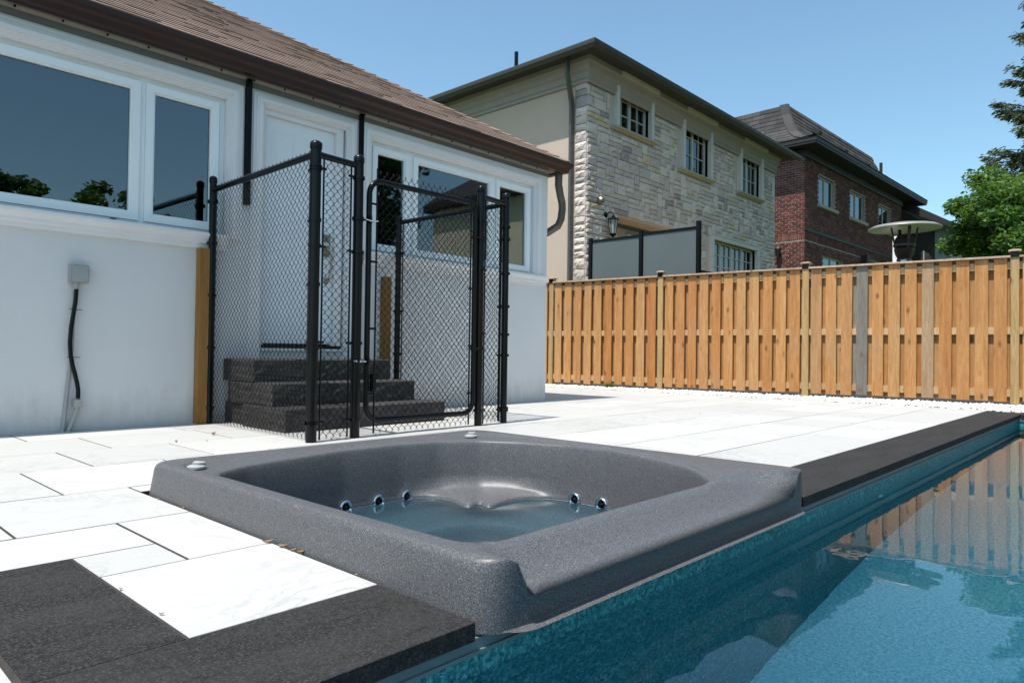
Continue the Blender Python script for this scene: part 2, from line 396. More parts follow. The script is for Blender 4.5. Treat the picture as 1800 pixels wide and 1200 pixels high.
# patio paving: one slab object per tile
patio = struct('patio')
bed = MB()
for a in ((-6, 9.38, 2.968, 9.0), (-6, 1.048, 1.38, 2.968), (2.908, 9.38, 1.38, 2.968), (9.0, 9.4, -6, 1.1), (-6, 9.4, -7, -4.5)):
    bed.box(a[0], a[1], a[2], a[3], -.075, -.0012)
bed.build('sand_bed', 'soil', patio)
def tilepiece(x0, x1, y0, y1, gp=.0048, name='tile', m='tile', z=0.0, parent=patio, t=.045):
    b = MB(); cx_, cy_ = (x0+x1)/2, (y0+y1)/2
    b.cbox(x0+gp-cx_, x1-gp-cx_, y0+gp-cy_, y1-gp-cy_, -t, 0, .0012)
    me = bpy.data.meshes.new(name); me.from_pydata(b.v, [], b.f); me.materials.append(M[m])
    o = piece(name, me, parent, (cx_, cy_, z+rng.uniform(-.0003, .0013)))
    o.rotation_euler = (rng.uniform(-.0008, .0008), rng.uniform(-.0008, .0008), 0); return o
rows = [1.40, 1.93, 2.49, 3.10, 3.75, 4.37, 4.98, 5.60, 6.21, 6.83, 7.44, 8.06, 8.8]
known = {0: [], 1: [.81], 2: [.537], 3: [.82, 1.43, 2.01], 4: [1.114, 1.70], 5: [1.39, 2.1], 6: [1.12, 2.05]}
def row_joints(i, x0, x1, start):
    js = [start]; x = start
    while x < x1:
        x += rng.choice([.61, .61, .92, 1.0, .46, .78]); js.append(x)
    return js
knownR = {0: [3.61, 4.35], 1: [3.77, 4.36], 2: [3.33, 4.06, 5.2, 5.8], 3: [4.27, 4.95, 5.8]}
for i in range(len(rows)-1):
    y0, y1 = rows[i], rows[i+1]
    ks = list(known.get(i, [1.3])); xs = []
    x = ks[0] if ks else .6
    while x > -5.5: x -= rng.choice([.61, .92, .75]); xs.append(x)
    xs = xs[::-1]+ks
    if i in knownR: xs += knownR[i]
    x = xs[-1]
    if ks and i <= 2:                                     # up to the spa
        pass
    while x < 9.3: x += rng.choice([.61, .92, .46, .78, 1.0]); xs.append(x)
    segs = list(zip(xs[:-1], xs[1:]))
    blocks = []
    for a, b in segs: blocks.append((a, b))
    for a, b in blocks:
        a2, b2 = max(a, -5.5), min(b, 9.36)
        if b2-a2 < .02: continue
        yy0, yy1 = y0, y1
        if y0 >= 5.38: 
            if b2 < 6.47: continue
            a2 = max(a2, 6.47)
        if y1 > 5.41 and b2 <= 6.47: yy1 = 5.405
        if y0 < 5.41 < y1 and a2 < 6.47 < b2:
            tilepiece(a2, 6.45, y0, 5.405); a2 = 6.45
        if i <= 1 or i == 2:                              # spa cut-out
            s0, s1 = 1.050, 2.905
            if i == 2:
                if a2 < s0 < b2 or a2 < s1 < b2 or (a2 >= s0 and b2 <= s1):
                    if a2 < s0: tilepiece(a2, s0, y0, y1)
                    m0, m1 = max(a2, s0), min(b2, s1)
                    if m1-m0 > .03: tilepiece(m0, m1, 2.972, y1)
                    if b2 > s1: tilepiece(s1, b2, y0, y1)
                    continue
            else:
                if a2 >= s0 and b2 <= s1: continue
                if a2 < s0 < b2:
                    if b2 > s1: tilepiece(s1, b2, y0, y1)
                    b2 = s0
                elif a2 < s1 < b2: a2 = s1
        if i == 0 and a2 < .59:                           # dark slab strip at the left
            if a2 < .30: tilepiece(a2, min(b2, .313), y0, y1)
            if b2 > .59: tilepiece(.59, b2, y0, y1)
            continue
        if i == 1 and a2 < .59:
            if a2 < .30:
                tilepiece(a2, min(b2, .313), y0, y1)
            if b2 > .30: tilepiece(max(a2, .30), min(b2, .81), 2.155, y1)
            if b2 > .59: tilepiece(.59, b2, y0, 2.155)
            continue
        tilepiece(a2, b2, yy0, yy1)
for a, b in ((-5.5, -4.6), (-4.6, -3.7)):
    for k in range(9): tilepiece(a, b, 1.38-.62*(k+1), 1.38-.62*k)
for k in range(14): tilepiece(-3.6+k*.92, -3.6+(k+1)*.92, -5.4, -4.8)

# pool coping stones belong to the pool
pool = thing('swimming_pool', (2.7, -1.6, 0), 'inground pool with teal speckled liner beside the grey hot tub, edged in dark stone', 'swimming pool')
cj = [-3.5, -2.6, -1.7, -.85, .32-.01, 1.047]
for a, b in zip(cj[:-1], cj[1:]): tilepiece(a, b, 1.06, 1.40, .0012, 'coping_stone', 'slab', 0.0, pool, .04)
tilepiece(.32, .588, 1.403, 2.155, .001, 'coping_stone', 'slab', 0.0, pool, .04)
cj = [2.905, 3.42, 4.35, 5.27, 6.19, 7.1, 8.03, 9.27]
for a, b in zip(cj[:-1], cj[1:]): tilepiece(a, b, 1.06, 1.395, .0012, 'coping_stone', 'slab', 0.0, pool, .04)
for k in range(6): tilepiece(8.95, 9.27, 1.055-.9*(k+1), 1.055-.9*k, .0012, 'coping_stone', 'slab', 0.0, pool, .04)
for k in range(6): tilepiece(-3.82, -3.5, 1.055-.9*(k+1), 1.055-.9*k, .0012, 'coping_stone', 'slab', 0.0, pool, .04)
for k in range(14): tilepiece(-3.82+k*.92, -3.82+(k+1)*.92, -4.73, -4.4, .0012, 'coping_stone', 'slab', 0.0, pool, .04)
# liner walls + floor
WZ = -.125; FZ = -1.28
b = MB()
def wallq(b, p, q, z0, z1, n=1): b.quad((p[0], p[1], z0), (q[0], q[1], z0), (q[0], q[1], z1), (p[0], p[1], z1))
for p, q in (((PX0, PY1), (PX1, PY1)), ((PX1, PY1), (PX1, PY0)), ((PX1, PY0), (PX0, PY0)), ((PX0, PY0), (PX0, PY1))): wallq(b, p, q, FZ, -.04)
lw = b.build('liner_wall', 'liner', pool)
b = MB(); b.quad((PX0, PY0, FZ), (PX1, PY0, FZ), (PX1, PY1, FZ), (PX0, PY1, FZ)); lf = b.build('liner_floor', 'floor_liner', pool)
for nme, a in (('liner_track', (PX0, PX1, PY1-.012, PY1+.004)), ):
    b = MB(); b.box(PX0, PX1, PY1-.010, PY1-.001, -.066, -.042); b.box(PX0, PX1, PY1-.016, PY1-.001, -.0745, -.0665); b.build('liner_track', 'track', pool)
b = MB(); b.box(PX1-.010, PX1-.001, PY0, PY1-.02, -.072, -.042); b.build('liner_track', 'track', pool)
for k in range(4):
    b = MB(); b.cbox(PX1-.35*(4-k), PX1-.35*(3-k)-.002 if k < 3 else PX1-.002, PY0+.002, .62-.0, FZ, -1.05+.26*k, .02)
    b.build('pool_step', 'floor_liner', pool)
b = MB(); b.lathe([(0, .012), (.012, .012), (.016, .006), (.03, .004), (.032, 0)], (4.05, PY1-.003, -.30), (0, -1, 0), 16)
b.build('return_jet', 'white', pool, True)
# pool water
nx, ny = 2, 2
b = MB(); b.quad((PX0-.01, PY0-.01, WZ), (PX1+.01, PY0-.01, WZ), (PX1+.01, PY1+.01, WZ), (PX0-.01, PY1+.01, WZ))
water = b.build('water', 'water'); tag(water, kind='structure')

# ------------------------------------------------------------------ hot tub
tub = thing('hot_tub', (1.97, 2.0, 0), 'square grey speckled acrylic hot tub sunk into the white patio at the pool edge', 'hot tub')
CX, CY = 1.93, 2.0; NT = 360
th = np.linspace(0, 2*np.pi, NT, endpoint=False)
def cast(poly, sm=0):
    P = np.array(poly, float)-[CX, CY]; Q = np.roll(P, -1, 0); r = np.zeros(NT)
    for i, t in enumerate(th):
        d = np.array([math.cos(t), math.sin(t)]); best = 0
        for a, b_ in zip(P, Q):
            e = b_-a; den = d[0]*e[1]-d[1]*e[0]
            if abs(den) < 1e-12: continue
            s_ = (a[0]*e[1]-a[1]*e[0])/den; u_ = (a[0]*d[1]-a[1]*d[0])/den
            if s_ > 0 and -1e-9 <= u_ <= 1+1e-9: best = max(best, s_)
        r[i] = best
    for _ in range(sm): r = (np.roll(r, 1)+2*r+np.roll(r, -1))/4
    return r
def rrect(x0, x1, y0, y1, r, n=8):
    out = []
    for (cx_, cy_, a0) in ((x1-r, y0+r, -90), (x1-r, y1-r, 0), (x0+r, y1-r, 90), (x0+r, y0+r, 180)):
        for k in range(n+1):
            a = R(a0+90*k/n); out.append((cx_+r*math.cos(a), cy_+r*math.sin(a)))
    return out
BE = [(1.155, 1.20), (1.20, 1.185), (2.30, 1.185), (2.40, 1.21), (2.55, 1.35), (2.63, 1.46), (2.74, 1.71), (2.80, 1.95), (2.795, 2.2), (2.71, 2.45), (2.60, 2.62), (2.42, 2.74), (2.2, 2.79), (1.86, 2.79), (1.53, 2.72), (1.33, 2.67), (1.20, 2.60), (1.145, 2.50), (1.14, 1.8)]
GR = [(1.14, 1.195), (1.19, 1.175), (2.31, 1.175), (2.42, 1.20), (2.57, 1.34), (2.655, 1.46), (2.765, 1.70), (2.82, 1.95), (2.83, 2.2), (2.83, 2.55), (2.80, 2.76), (2.68, 2.84), (2.4, 2.862), (2.2, 2.86), (1.8, 2.86), (1.4, 2.86), (1.20, 2.84), (1.12, 2.76), (1.112, 2.6), (1.128, 2.4), (1.13, 1.8)]
rBE = cast(BE, 4); rGR = np.maximum(cast(GR, 4), rBE+.006)
angc = (th-math.atan2(.55, .62)+np.pi) % (2*np.pi)-np.pi        # towards the far corner
wet = np.full(NT, .035)
ledge = .40*np.exp(-(angc/.22)**2)*(1-.38*np.exp(-(angc/.07)**2))
def outr(dx, r): return cast(rrect(1.055+dx, 2.905-dx, 1.045-dx*.6, 2.965-dx*1.1, r), 1)
FW = cast(rrect(1.50, 2.38, 1.50, 2.40, .22), 6)
def T(x, y):
    sx = np.clip((x-1.135)/.055, 0, 1)*np.clip((2.76-x)/.06, 0, 1); sx = sx*sx*(3-2*sx)
    return   .122-.090*sx*np.clip((1.19-y)/.13, 0, 1)
rings = []
def ringp(r, z, scale_top=False):
    x = CX+r*np.cos(th); y = CY+r*np.sin(th); zz = np.full(NT, float(z)) if np.isscalar(z) else z.copy()
    if scale_top: zz = np.where(zz > -.02, (zz+.02)*(T(x, y)+.02)/.142-.02, zz)
    rings.append(np.stack([x, y, zz], 1))
ringp(outr(.06, .07), -.0385); ringp(outr(.003, .07), -.038); ringp(outr(.0008, .07), -.0372)
for dx, r, z in ((.0, .07, -.0355), (.0, .07, -.033), (.003, .07, 0), (.008, .075, .05), (.012, .08, .095), (.016, .085, .111), (.024, .09, .1195)):
    ringp(outr(dx, r), z, True)
ro = outr(.034, .095); ringp(ro, .122, True)
for k in (.3, .6, .85): ringp(ro*(1-k)+rGR*k, .122, True)
ringp(rGR, .121, True)
ringp(rGR-.004, .118, True)
mask = np.clip((rGR-rBE-.01)/.03, 0, 1)
ringp(rGR*.72+rBE*.28-.004*(1-mask), .118-.012*mask, True); ringp(rGR*.3+rBE*.7-.004*(1-mask), .115-.010*mask, True)
ringp(rBE, .1135-.006*mask, True); ringp(rBE-.0045, .109-.006*mask, True); ringp(rBE-.008, .098-.004*mask, True); ringp(rBE-.011, .080)
ringp(rBE-.020, .03); ringp(rBE-.026, -.06)
ringp(rBE-.03-ledge*.02, -.120); ringp(rBE-.032-ledge*.3, -.137); ringp(rBE-.032-ledge*.85, -.146); ringp(rBE-.034-ledge*.97, -.152); ringp(rBE-.034-ledge, -.162); ringp(rBE-.036-ledge*1.0, -.20)
ringp(rBE-.045-ledge*.6, -.29); ringp(rBE-.06-ledge*.1, -.36); rs = rBE-.10; ringp(rs, -.40)
for k in (.35, .7, .92): ringp(rs*(1-k)+FW*k, -.41-.02*k)
ringp(FW, -.45); ringp(FW-.03, -.52); ringp(FW-.05, -.75); ringp(FW-.10, -.83); ringp(FW*.4, -.84)
def loft(rings, close=None):
    b = MB(); V = np.concatenate(rings); b.v = [tuple(p) for p in V]
    for i in range(len(rings)-1):
        for k in range(NT):
            b.f.append((i*NT+k, i*NT+(k+1) % NT, (i+1)*NT+(k+1) % NT, (i+1)*NT+k))
    if close is not None:
        b.v.append(close); cidx = len(b.v)-1; base = (len(rings)-1)*NT
        for k in range(NT): b.f.append((base+k, base+(k+1) % NT, cidx))
    return b
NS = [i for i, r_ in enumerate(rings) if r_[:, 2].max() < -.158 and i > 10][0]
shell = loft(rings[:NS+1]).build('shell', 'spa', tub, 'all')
basin = loft(rings[NS:], (CX, CY, -.84)).build('seat', 'basin', tub, 'all')  # underwater part of the shell, split off to carry the painted-in sunlight
SW = -.163
b = MB(); b.quad((1.115, 1.165, SW), (2.845, 1.165, SW), (2.845, 2.84, SW), (1.115, 2.84, SW))
tubwater = b.build('water', 'spa_water', tub)
def jet(x, y, z, n):
    n = Vector(n).normalized(); c = Vector((x, y, z))
    b = MB(); b.lathe([(.020, .002), (.0215, .004), (.025, .008), (.030, .0085), (.034, .005), (.035, -.012)], c, n, 20)
    f = b.build('jet', 'chrome', tub, True)
    b = MB(); b.lathe([(0, .004), (.005, .007), (.009, .002), (.0208, .0015)], c, n, 14)
    b.build('nozzle', 'black', f, True)
def wallpt(x=None, y=None):                               # radius of the wall at the waterline
    best = None
    rr_ = rBE-.034
    X = CX+rr_*np.cos(th); Y = CY+rr_*np.sin(th)
    if x is not None: k = int(np.argmin(np.abs(X-x)+(Y < CY)*9))
    else: k = int(np.argmin(np.abs(Y-y)+(X < CX)*9))
    return X[k], Y[k]
for x in (1.87, 2.045, 2.22):
    X, Y = wallpt(x=x); jet(X, Y-.004, SW+.010, (0, -1, .08))
for y in (2.12, 1.95):
    X, Y = wallpt(y=y); jet(X-.004, Y, SW+.014, (-1, 0, .08))
for (x, y) in ((1.165, 2.725), (2.66, 2.755)):
    b = MB(); b.lathe([(.034, 0), (.034, .008), (.026, .012), (.012, .014), (0, .014)], (x, y, .110), (0, 0, 1), 20)
    k_ = b.build('air_knob', 'pvc', tub, True)
    b = MB(); b.lathe([(.024, 0), (.025, .008), (.018, .013), (0, .014)], (x+.012, y+.004, .122), (.1, .05, 1), 9); b.build('knob_cap', 'pvc', k_, True)

# ------------------------------------------------------------------ near house
WY = 5.41; HX1 = 6.45; HZ = 2.78
house = thing('white_house', (1.5, WY, 0), 'low white stucco house with brown shingle roof behind the fenced steps', 'house')
def wall_with_holes(b, x0, x1, z0, z1, holes, y, depth=.16):
    xs = sorted({x0, x1, *[h[0] for h in holes], *[h[1] for h in holes]}); zs = sorted({z0, z1, *[h[2] for h in holes], *[h[3] for h in holes]})
    for a, c in zip(xs[:-1], xs[1:]):
        for p, q in zip(zs[:-1], zs[1:]):
            mx_, mz_ = (a+c)/2, (p+q)/2
            if any(h[0] < mx_ < h[1] and h[2] < mz_ < h[3] for h in holes): continue
            b.quad((a, y, p), (c, y, p), (c, y, q), (a, y, q))
    for h in holes:
        b.quad((h[0], y, h[2]), (h[0], y+depth, h[2]), (h[0], y+depth, h[3]), (h[0], y, h[3]))
        b.quad((h[1], y, h[2]), (h[1], y+depth, h[2]), (h[1], y+depth, h[3]), (h[1], y, h[3]))
        b.quad((h[0], y, h[3]), (h[1], y, h[3]), (h[1], y+depth, h[3]), (h[0], y+depth, h[3]))
        b.quad((h[0], y, h[2]), (h[1], y, h[2]), (h[1], y+depth, h[2]), (h[0], y+depth, h[2]))
W1 = (-.45, 2.49, 1.44, 2.54); DR = (2.80, 3.60, .56, 2.56); W2 = (3.875, 6.19, 1.48, 2.54)
b = MB(); wall_with_holes(b, -6, HX1, -.05, HZ, [W1, DR, W2], WY)
b.quad((HX1, WY, -.05), (HX1, 15, -.05), (HX1, 15, HZ), (HX1, WY, HZ)); b.build('wall', 'stucco', house)
# trims: stepped mouldings round the openings
def moulding(x0, x1, z0, z1, wdt=.135, bottom=True):
    b = MB()
    for k, (o0, o1, d) in enumerate(((0, 1, .012), (.10, .92, .022), (.30, .80, .034), (.46, .70, .046))):
        i0, i1 = wdt*(1-o1), wdt*(1-o0)
        i0 = 0.0 if k == 0 else i0
        y0 = WY-d; y1 = WY-(.0 if k == 0 else (.012, .022, .034)[k-1])
        zb = z0
        b.box(x0-i1, x0-i0, y0, y1, zb, z1+i1); b.box(x1+i0, x1+i1, y0, y1, zb, z1+i1); b.box(x0-i0, x1+i0, y0, y1, z1+i0, z1+i1)
    return b
moulding(W1[0], W1[1], W1[2], W1[3], .14).build('window_trim', 'trim', house)
moulding(DR[0]+.01, DR[1]-.0, .40, DR[3], .112).build('door_trim', 'trim', house)
moulding(W2[0], W2[1], W2[2], W2[3], .15).build('window_trim', 'trim', house)
def sillm(x0, x1, ztop):
    b = MB()
    prof = [(WY, ztop), (WY-.075, ztop), (WY-.078, ztop-.02), (WY-.060, ztop-.045), (WY-.050, ztop-.055), (WY-.050, ztop-.075), (WY-.03, ztop-.085), (WY-.03, ztop-.115), (WY, ztop-.118)]
    b.prism(prof[::-1], 'x', x0, x1); return b
sillm(-.6, 2.50, 1.455).build('window_sill', 'trim', house)
sillm(3.79, 6.38, 1.485).build('window_sill', 'trim', house)
def window(x0, x1, z0, z1, panes, y=WY+.045):
    b = MB(); f = .035; d0, d1 = y-.01, y+.06
    b.box(x0, x1, d0, d1, z0, z0+f); b.box(x0, x1, d0, d1, z1-f, z1); b.box(x0, x0+f, d0, d1, z0+f, z1-f); b.box(x1-f, x1, d0, d1, z0+f, z1-f)
    for (a, c) in zip(panes[:-1], panes[1:]): b.box(a[1]+.001, c[0]-.001, d0, d1, z0+f, z1-f)
    fr = b.build('window', 'vinyl', house)
    for (a, c) in panes:
        s_ = .052; b = MB(); e0, e1 = y-.028, y+.03; za, zb = z0+f+.002, z1-f-.002
        def ring_(k, e0, e1):
            b.box(a+k, c-k, e0, e1, za+k, za+k+.0001+(s_ if k == 0 else .012)); b.box(a+k, c-k, e0, e1, zb-k-(s_ if k == 0 else .012), zb-k)
            w__ = s_ if k == 0 else .012
            b.box(a+k, a+k+w__, e0, e1, za+k+w__, zb-k-w__); b.box(c-k-w__, c-k, e0, e1, za+k+w__, zb-k-w__)
        ring_(0, e0, e1); ring_(s_, e0+.012, e1)
        b.build('sash', 'vinyl', fr)
        b = MB(); b.quad((a+s_, y+.006, za+s_), (c-s_, y+.006, za+s_), (c-s_, y+.006, zb-s_), (a+s_, y+.006, zb-s_)); b.build('pane', 'glass', fr)
    return fr
window(W1[0], W1[1], 1.455, W1[3], [(-.41, .34), (.36, 1.865), (1.905, 2.445)])
window(W2[0], W2[1], 1.485, W2[3], [(W2[0]+.036, 4.355), (4.405, 5.535), (5.585, W2[1]-.036)])
b = MB(); b.box(1.68, 1.72, WY+.0135, WY+.0165, 1.478, 1.484); b.build('weep_slot', 'black', house)
# door with raised panels
b = MB(); b.box(DR[0], DR[0]+.035, WY+.01, WY+.12, DR[2]+.05, DR[3]-.0405); b.box(DR[1]-.09, DR[1]-.02, WY+.01, WY+.12, DR[2]+.05, DR[3]-.0405); b.box(DR[0], DR[1]-.02, WY+.01, WY+.12, DR[3]-.04, DR[3]-.0005)
b.build('door_frame', 'trim', house)
dx0, dx1, dz0, dz1 = DR[0]+.036, DR[1]-.092, DR[2]+.065, DR[3]-.042
b = MB(); b.box(dx0, dx1, WY+.05, WY+.09, dz0, dz1)
dw = (dx1-dx0)
for cx_ in (dx0+dw*.27, dx0+dw*.73):
    for (p, q) in ((dz0+.14, dz0+.62), (dz0+.72, dz0+1.42), (dz0+1.53, dz0+1.79)):
        hw = dw*.165
        for (k, d) in ((0, .0480), (.022, .0482)):
            t_ = .008
            b.box(cx_-hw+k, cx_+hw-k, WY+d, WY+.0505, p+k, p+k+t_); b.box(cx_-hw+k, cx_+hw-k, WY+d, WY+.0505, q-k-t_, q-k)
            b.box(cx_-hw+k, cx_-hw+k+t_, WY+d, WY+.0505, p+k+t_, q-k-t_); b.box(cx_+hw-k-t_, cx_+hw-k, WY+d, WY+.0505, p+k+t_, q-k-t_)
        b.box(cx_-hw+.035, cx_+hw-.035, WY+.0485, WY+.0499, p+.035, q-.035)
door = b.build('door', 'door', house)
b = MB(); b.box(DR[0], DR[1]-.02, WY-.02, WY+.12, DR[2], DR[2]+.022); b.build('threshold', 'trim', house)
b = MB(); b.box(DR[0]+.02, DR[1]-.03, WY-.012, WY+.05, DR[2]+.0225, DR[2]+.048); b.build('door_sweep', 'black', house)
# handle set
hx = dx1-.065
b = MB(); b.box(hx-.033, hx+.033, WY+.034, WY+.05, 1.53, 1.60); b.lathe([(0, .03), (.02, .03), (.026, .0)], (hx, WY+.034, 1.565), (0, -1, 0), 14); b.build('deadbolt', 'nickel', door, True)
b = MB(); b.box(hx-.033, hx+.033, WY+.038, WY+.05, 1.40, 1.50); b.box(hx-.02, hx+.02, WY+.038, WY+.05, 1.16, 1.21)
b.tube([(hx, WY+.04, 1.43), (hx, WY-.02, 1.42), (hx+.004, WY-.035, 1.36), (hx, WY-.03, 1.27), (hx, WY-.005, 1.21), (hx, WY+.04, 1.185)], [.012, .012, .011, .010, .010, .010], 10)
b.lathe([(0, .035), (.022, .03), (.028, .0)], (hx-.002, WY+.04, 1.475), (0, -1, 0), 14); b.build('door_handle', 'nickel', door, True)
# black cover strips between the trims
for x0, x1, z0 in ((2.634, 2.698, 1.73), (3.695-.0, 3.683+.0, 1.73)):
    pass
for x0, x1, z0 in ((2.640, 2.682, 1.73), (3.727, 3.765, .62)):
    b = MB(); b.box(x0, x1, WY-.042, WY-.004, z0, 2.745); b.build('black_channel', 'black', house)
# soffit, fascia, gutter, roof
EY, EX = 5.20, 6.67; GZ = 2.74
b = MB()
b.box(-6, EX-.10, EY+.09, WY-.001, GZ+.02, GZ+.035); b.box(HX1+.001, EX-.10, WY, 15, GZ+.02, GZ+.035); b.build('soffit', 'soffit', house)
b = MB()
b.box(-6, HX1+.0, WY-.018, WY-.0015, GZ-.005, GZ+.0195)
for k in range(26):
    pass
b.build('soffit_trim', 'sill', house)
b = MB(); b.box(-6, HX1, WY-.014, WY-.001, 2.692, GZ-.006); b.build('eave_shade_strip', 'eave_shade', house)  # dark strip on the wall top, stands in for shade under the eave
b = MB()
for k in range(24):
    x = 0.0+k*.27; b.box(x, x+.012, WY-.024, WY-.0185, GZ+.004, GZ+.0185)
b.build('trim_clip', 'black', house)
# K-style gutter swept along the eave and round the corner
gp = [(.0, .0), (-.055, .0), (-.066, .012), (-.070, .040), (-.083, .058), (-.100, .075), (-.104, .095), (-.104, .118), (-.094, .124), (-.088, .118), (-.09, .10), (0, .09)]
b = MB(); n = len(gp); oy = EY+.10; ox = EX-.10
path = []
for (px_, f_) in ((-6, 0), (None, 1), (None, 2)):
    for (d, z) in gp:
        if f_ == 0: b.v.append((-6, oy+d, GZ+z))
        elif f_ == 1: b.v.append((ox-d, oy+d, GZ+z))
        else: b.v.append((ox-d, 15, GZ+z))
for s_ in (0, 1):
    for i in range(n): b.f.append((s_*n+i, s_*n+(i+1) % n, (s_+1)*n+(i+1) % n, (s_+1)*n+i))
b.build('gutter', 'gutter', house, True)
b = MB(); b.box(-6, ox, oy+.001, oy+.02, GZ-.0, GZ+.13); b.box(ox-.02, ox-.001, oy+.02, 15, GZ-.0, GZ+.13); b.build('fascia', 'gutter', house)
SL = .59; RZ = GZ+.125
roof = MB(); rise = 4.6
roof.add([(-6, EY+.015, RZ), (EX-.015, EY+.015, RZ), (EX-.015-rise, EY+.015+rise, RZ+rise*SL), (-6, EY+.015+rise, RZ+rise*SL), (EX-.015, 15, RZ), (EX-.015-rise, 15, RZ+rise*SL)],
         [(0, 1, 2, 3), (1, 4, 5, 2)])
rf = roof.build('roof', 'shingle', house)
b = MB(); ex = .115; cs = 1/math.sqrt(1+SL*SL); k = 0; t_ = 0.0
nrm = Vector((0, -SL, 1)).normalized(); up = Vector((0, 1, SL)).normalized()
while t_ < rise/cs-.15:
    yy = EY+.015+t_*cs; zz = RZ+t_*cs*SL; xr = EX-.015-t_*cs; x = xr-.09-(k % 2)*.07; 
    while x > -3.2:
        wd = rng.choice([.14, .2, .28, .33]); lift = rng.choice([.006, .0065, .007, .010])
        a = Vector((x, yy-.012, zz-.012*SL)); c = Vector((x-wd+.003, yy-.012, zz-.012*SL))
        lo = nrm*(.006+lift); hi = up*(ex+.05)+nrm*.003
        xl = a.x-hi.y*0
        b.add([a+lo, c+lo, c+hi, a+hi, a+nrm*.001, c+nrm*.001], [(0, 1, 2, 3), (4, 5, 1, 0), (0, 3, 4), (1, 5, 2)])
        x -= wd
    t_ += ex; k += 1
tag(b.build('shingles', 'shingle', rf), kind='stuff')
b = MB(); hd = Vector((-1, 1, SL)).normalized(); L = rise*math.sqrt(2+SL*SL); s_ = 0.0
while s_ < L:
    c = Vector((EX-.015, EY+.015, RZ))+hd*s_
    e1 = Vector((1, 0, 0)); wv = Vector((-.5, -.5, 0)).normalized()
    l = c+Vector((-.13, -.0, 0))+nrm*.012; r_ = c+Vector((.0, .13, 0))+Vector((SL, 0, 1)).normalized()*.012
    top = c+Vector((0, 0, .028)); q = hd*.20
    b.add([l, top, r_, l+q-Vector((0, 0, .012)), top+q-Vector((0, 0, .014)), r_+q-Vector((0, 0, .012)), l-Vector((0, 0, .02)), r_-Vector((0, 0, .02))], [(0, 1, 4, 3), (1, 2, 5, 4), (6, 1, 0), (6, 7, 2, 1)])
    s_ += .15
b.build('hip_cap', 'shingle', rf)
# downspout beside the corner, swooping back behind the wall
dsp = [(6.56, 5.33, 2.76), (6.56, 5.33, 2.67), (6.57, 5.34, 2.61), (6.63, 5.36, 2.50), (6.69, 5.38, 2.42), (6.71, 5.39, 2.34), (6.71, 5.41, 2.22), (6.69, 5.44, 2.14), (6.61, 5.53, 2.06), (6.53, 5.64, 2.00), (6.50, 5.68, 1.9), (6.50, 5.68, .16), (6.53, 5.56, .07)]
def squaretube(b, pts, hw, hd_):
    pts = [Vector(p) for p in pts]; b0 = len(b.v)
    for i, p in enumerate(pts):
        t = (pts[min(i+1, len(pts)-1)]-pts[max(i-1, 0)]).normalized(); s__ = Vector((1, -.25, 0)); s__ = (s__-t*s__.dot(t)).normalized(); q_ = t.cross(s__)
        for (a, c) in ((-1, -1), (1, -1), (1, 1), (-1, 1)): b.v.append(tuple(p+s__*hw*a+q_*hd_*c))
    for i in range(len(pts)-1):
        for k in range(4): b.f.append((b0+i*4+k, b0+i*4+(k+1) % 4, b0+i*4+4+(k+1) % 4, b0+i*4+4+k))
    b.f.append((b0, b0+1, b0+2, b0+3)); b.f.append(tuple(len(b.v)-4+k for k in range(4)))
b = MB(); squaretube(b, dsp, .036, .028); b.build('downspout', 'dspout', house)
# dim rooms behind the glass
b = MB(); x0, x1, y0, y1, z0, z1 = -1.2, 6.4, WY+.17, 8.6, .6, 2.62
b.quad((x0, y1, z0), (x1, y1, z0), (x1, y1, z1), (x0, y1, z1)); b.quad((x0, y0, z0), (x1, y0, z0), (x1, y1, z0), (x0, y1, z0))
for x in (x0, 3.72, x1): b.quad((x, y0, z0), (x, y1, z0), (x, y1, z1), (x, y0, z1))
b.quad((x0, y0+.0, .6), (x1, y0, .6), (x1, y0, 1.44), (x0, y0, 1.44))
b.build('room', 'dark', house)
b = MB(); b.quad((x0, y0, z1), (x1, y0, z1), (x1, y1, z1), (x0, y1, z1)); b.build('room_ceiling', 'ceiling', house)
b = MB()
for k in range(17):
    xa = 5.30+.075*k; b.box(xa, xa+.062, 6.42, 6.47, 1.0, 2.20)
b.build('louvred_closet', 'tan', house)

# power box, flexible conduit and pipes on the wall
pb = thing('electrical_box', (1.47, WY-.03, 1.0), 'small grey electrical box on the stucco wall with black flexible conduit and grey pipes below', 'electrical box')
b = MB(); b.box(1.425, 1.535, WY-.065, WY-.001, 1.005, 1.125); b.box(1.432, 1.528, WY-.072, WY-.066, 1.012, 1.118); b.build('box', 'pvc', pb)
b = MB(); b.lathe([(.022, 0), (.022, .02), (.017, .02), (.017, .05)], (1.465, WY-.036, 1.004), (0, 0, -1), 12); b.build('connector', 'pvc', pb, True)
fl = [(1.465, .96), (1.462, .88), (1.452, .80), (1.44, .70), (1.435, .60), (1.44, .52), (1.452, .45), (1.468, .39), (1.482, .33), (1.49, .28), (1.49, .215)]
b = MB(); pts = []
for i in range(len(fl)-1):
    for k in range(8):
        t = k/8; pts.append((fl[i][0]*(1-t)+fl[i+1][0]*t, WY-.045, fl[i][1]*(1-t)+fl[i+1][1]*t))
b.tube(pts, [.0145 if k % 2 else .0125 for k in range(len(pts))], 10); b.build('flexible_conduit', 'black', pb, True)
b = MB(); b.tube([(1.462, WY-.012, .95), (1.455, WY-.012, .55), (1.41, WY-.014, -.03)], .0115, 10); b.build('pipe', 'pvc', pb, True)
b = MB(); b.tube([(1.488, WY-.045, .165), (1.47, WY-.03, .09), (1.435, WY-.022, -.03)], .015, 10); b.build('pipe', 'pvc', pb, True)
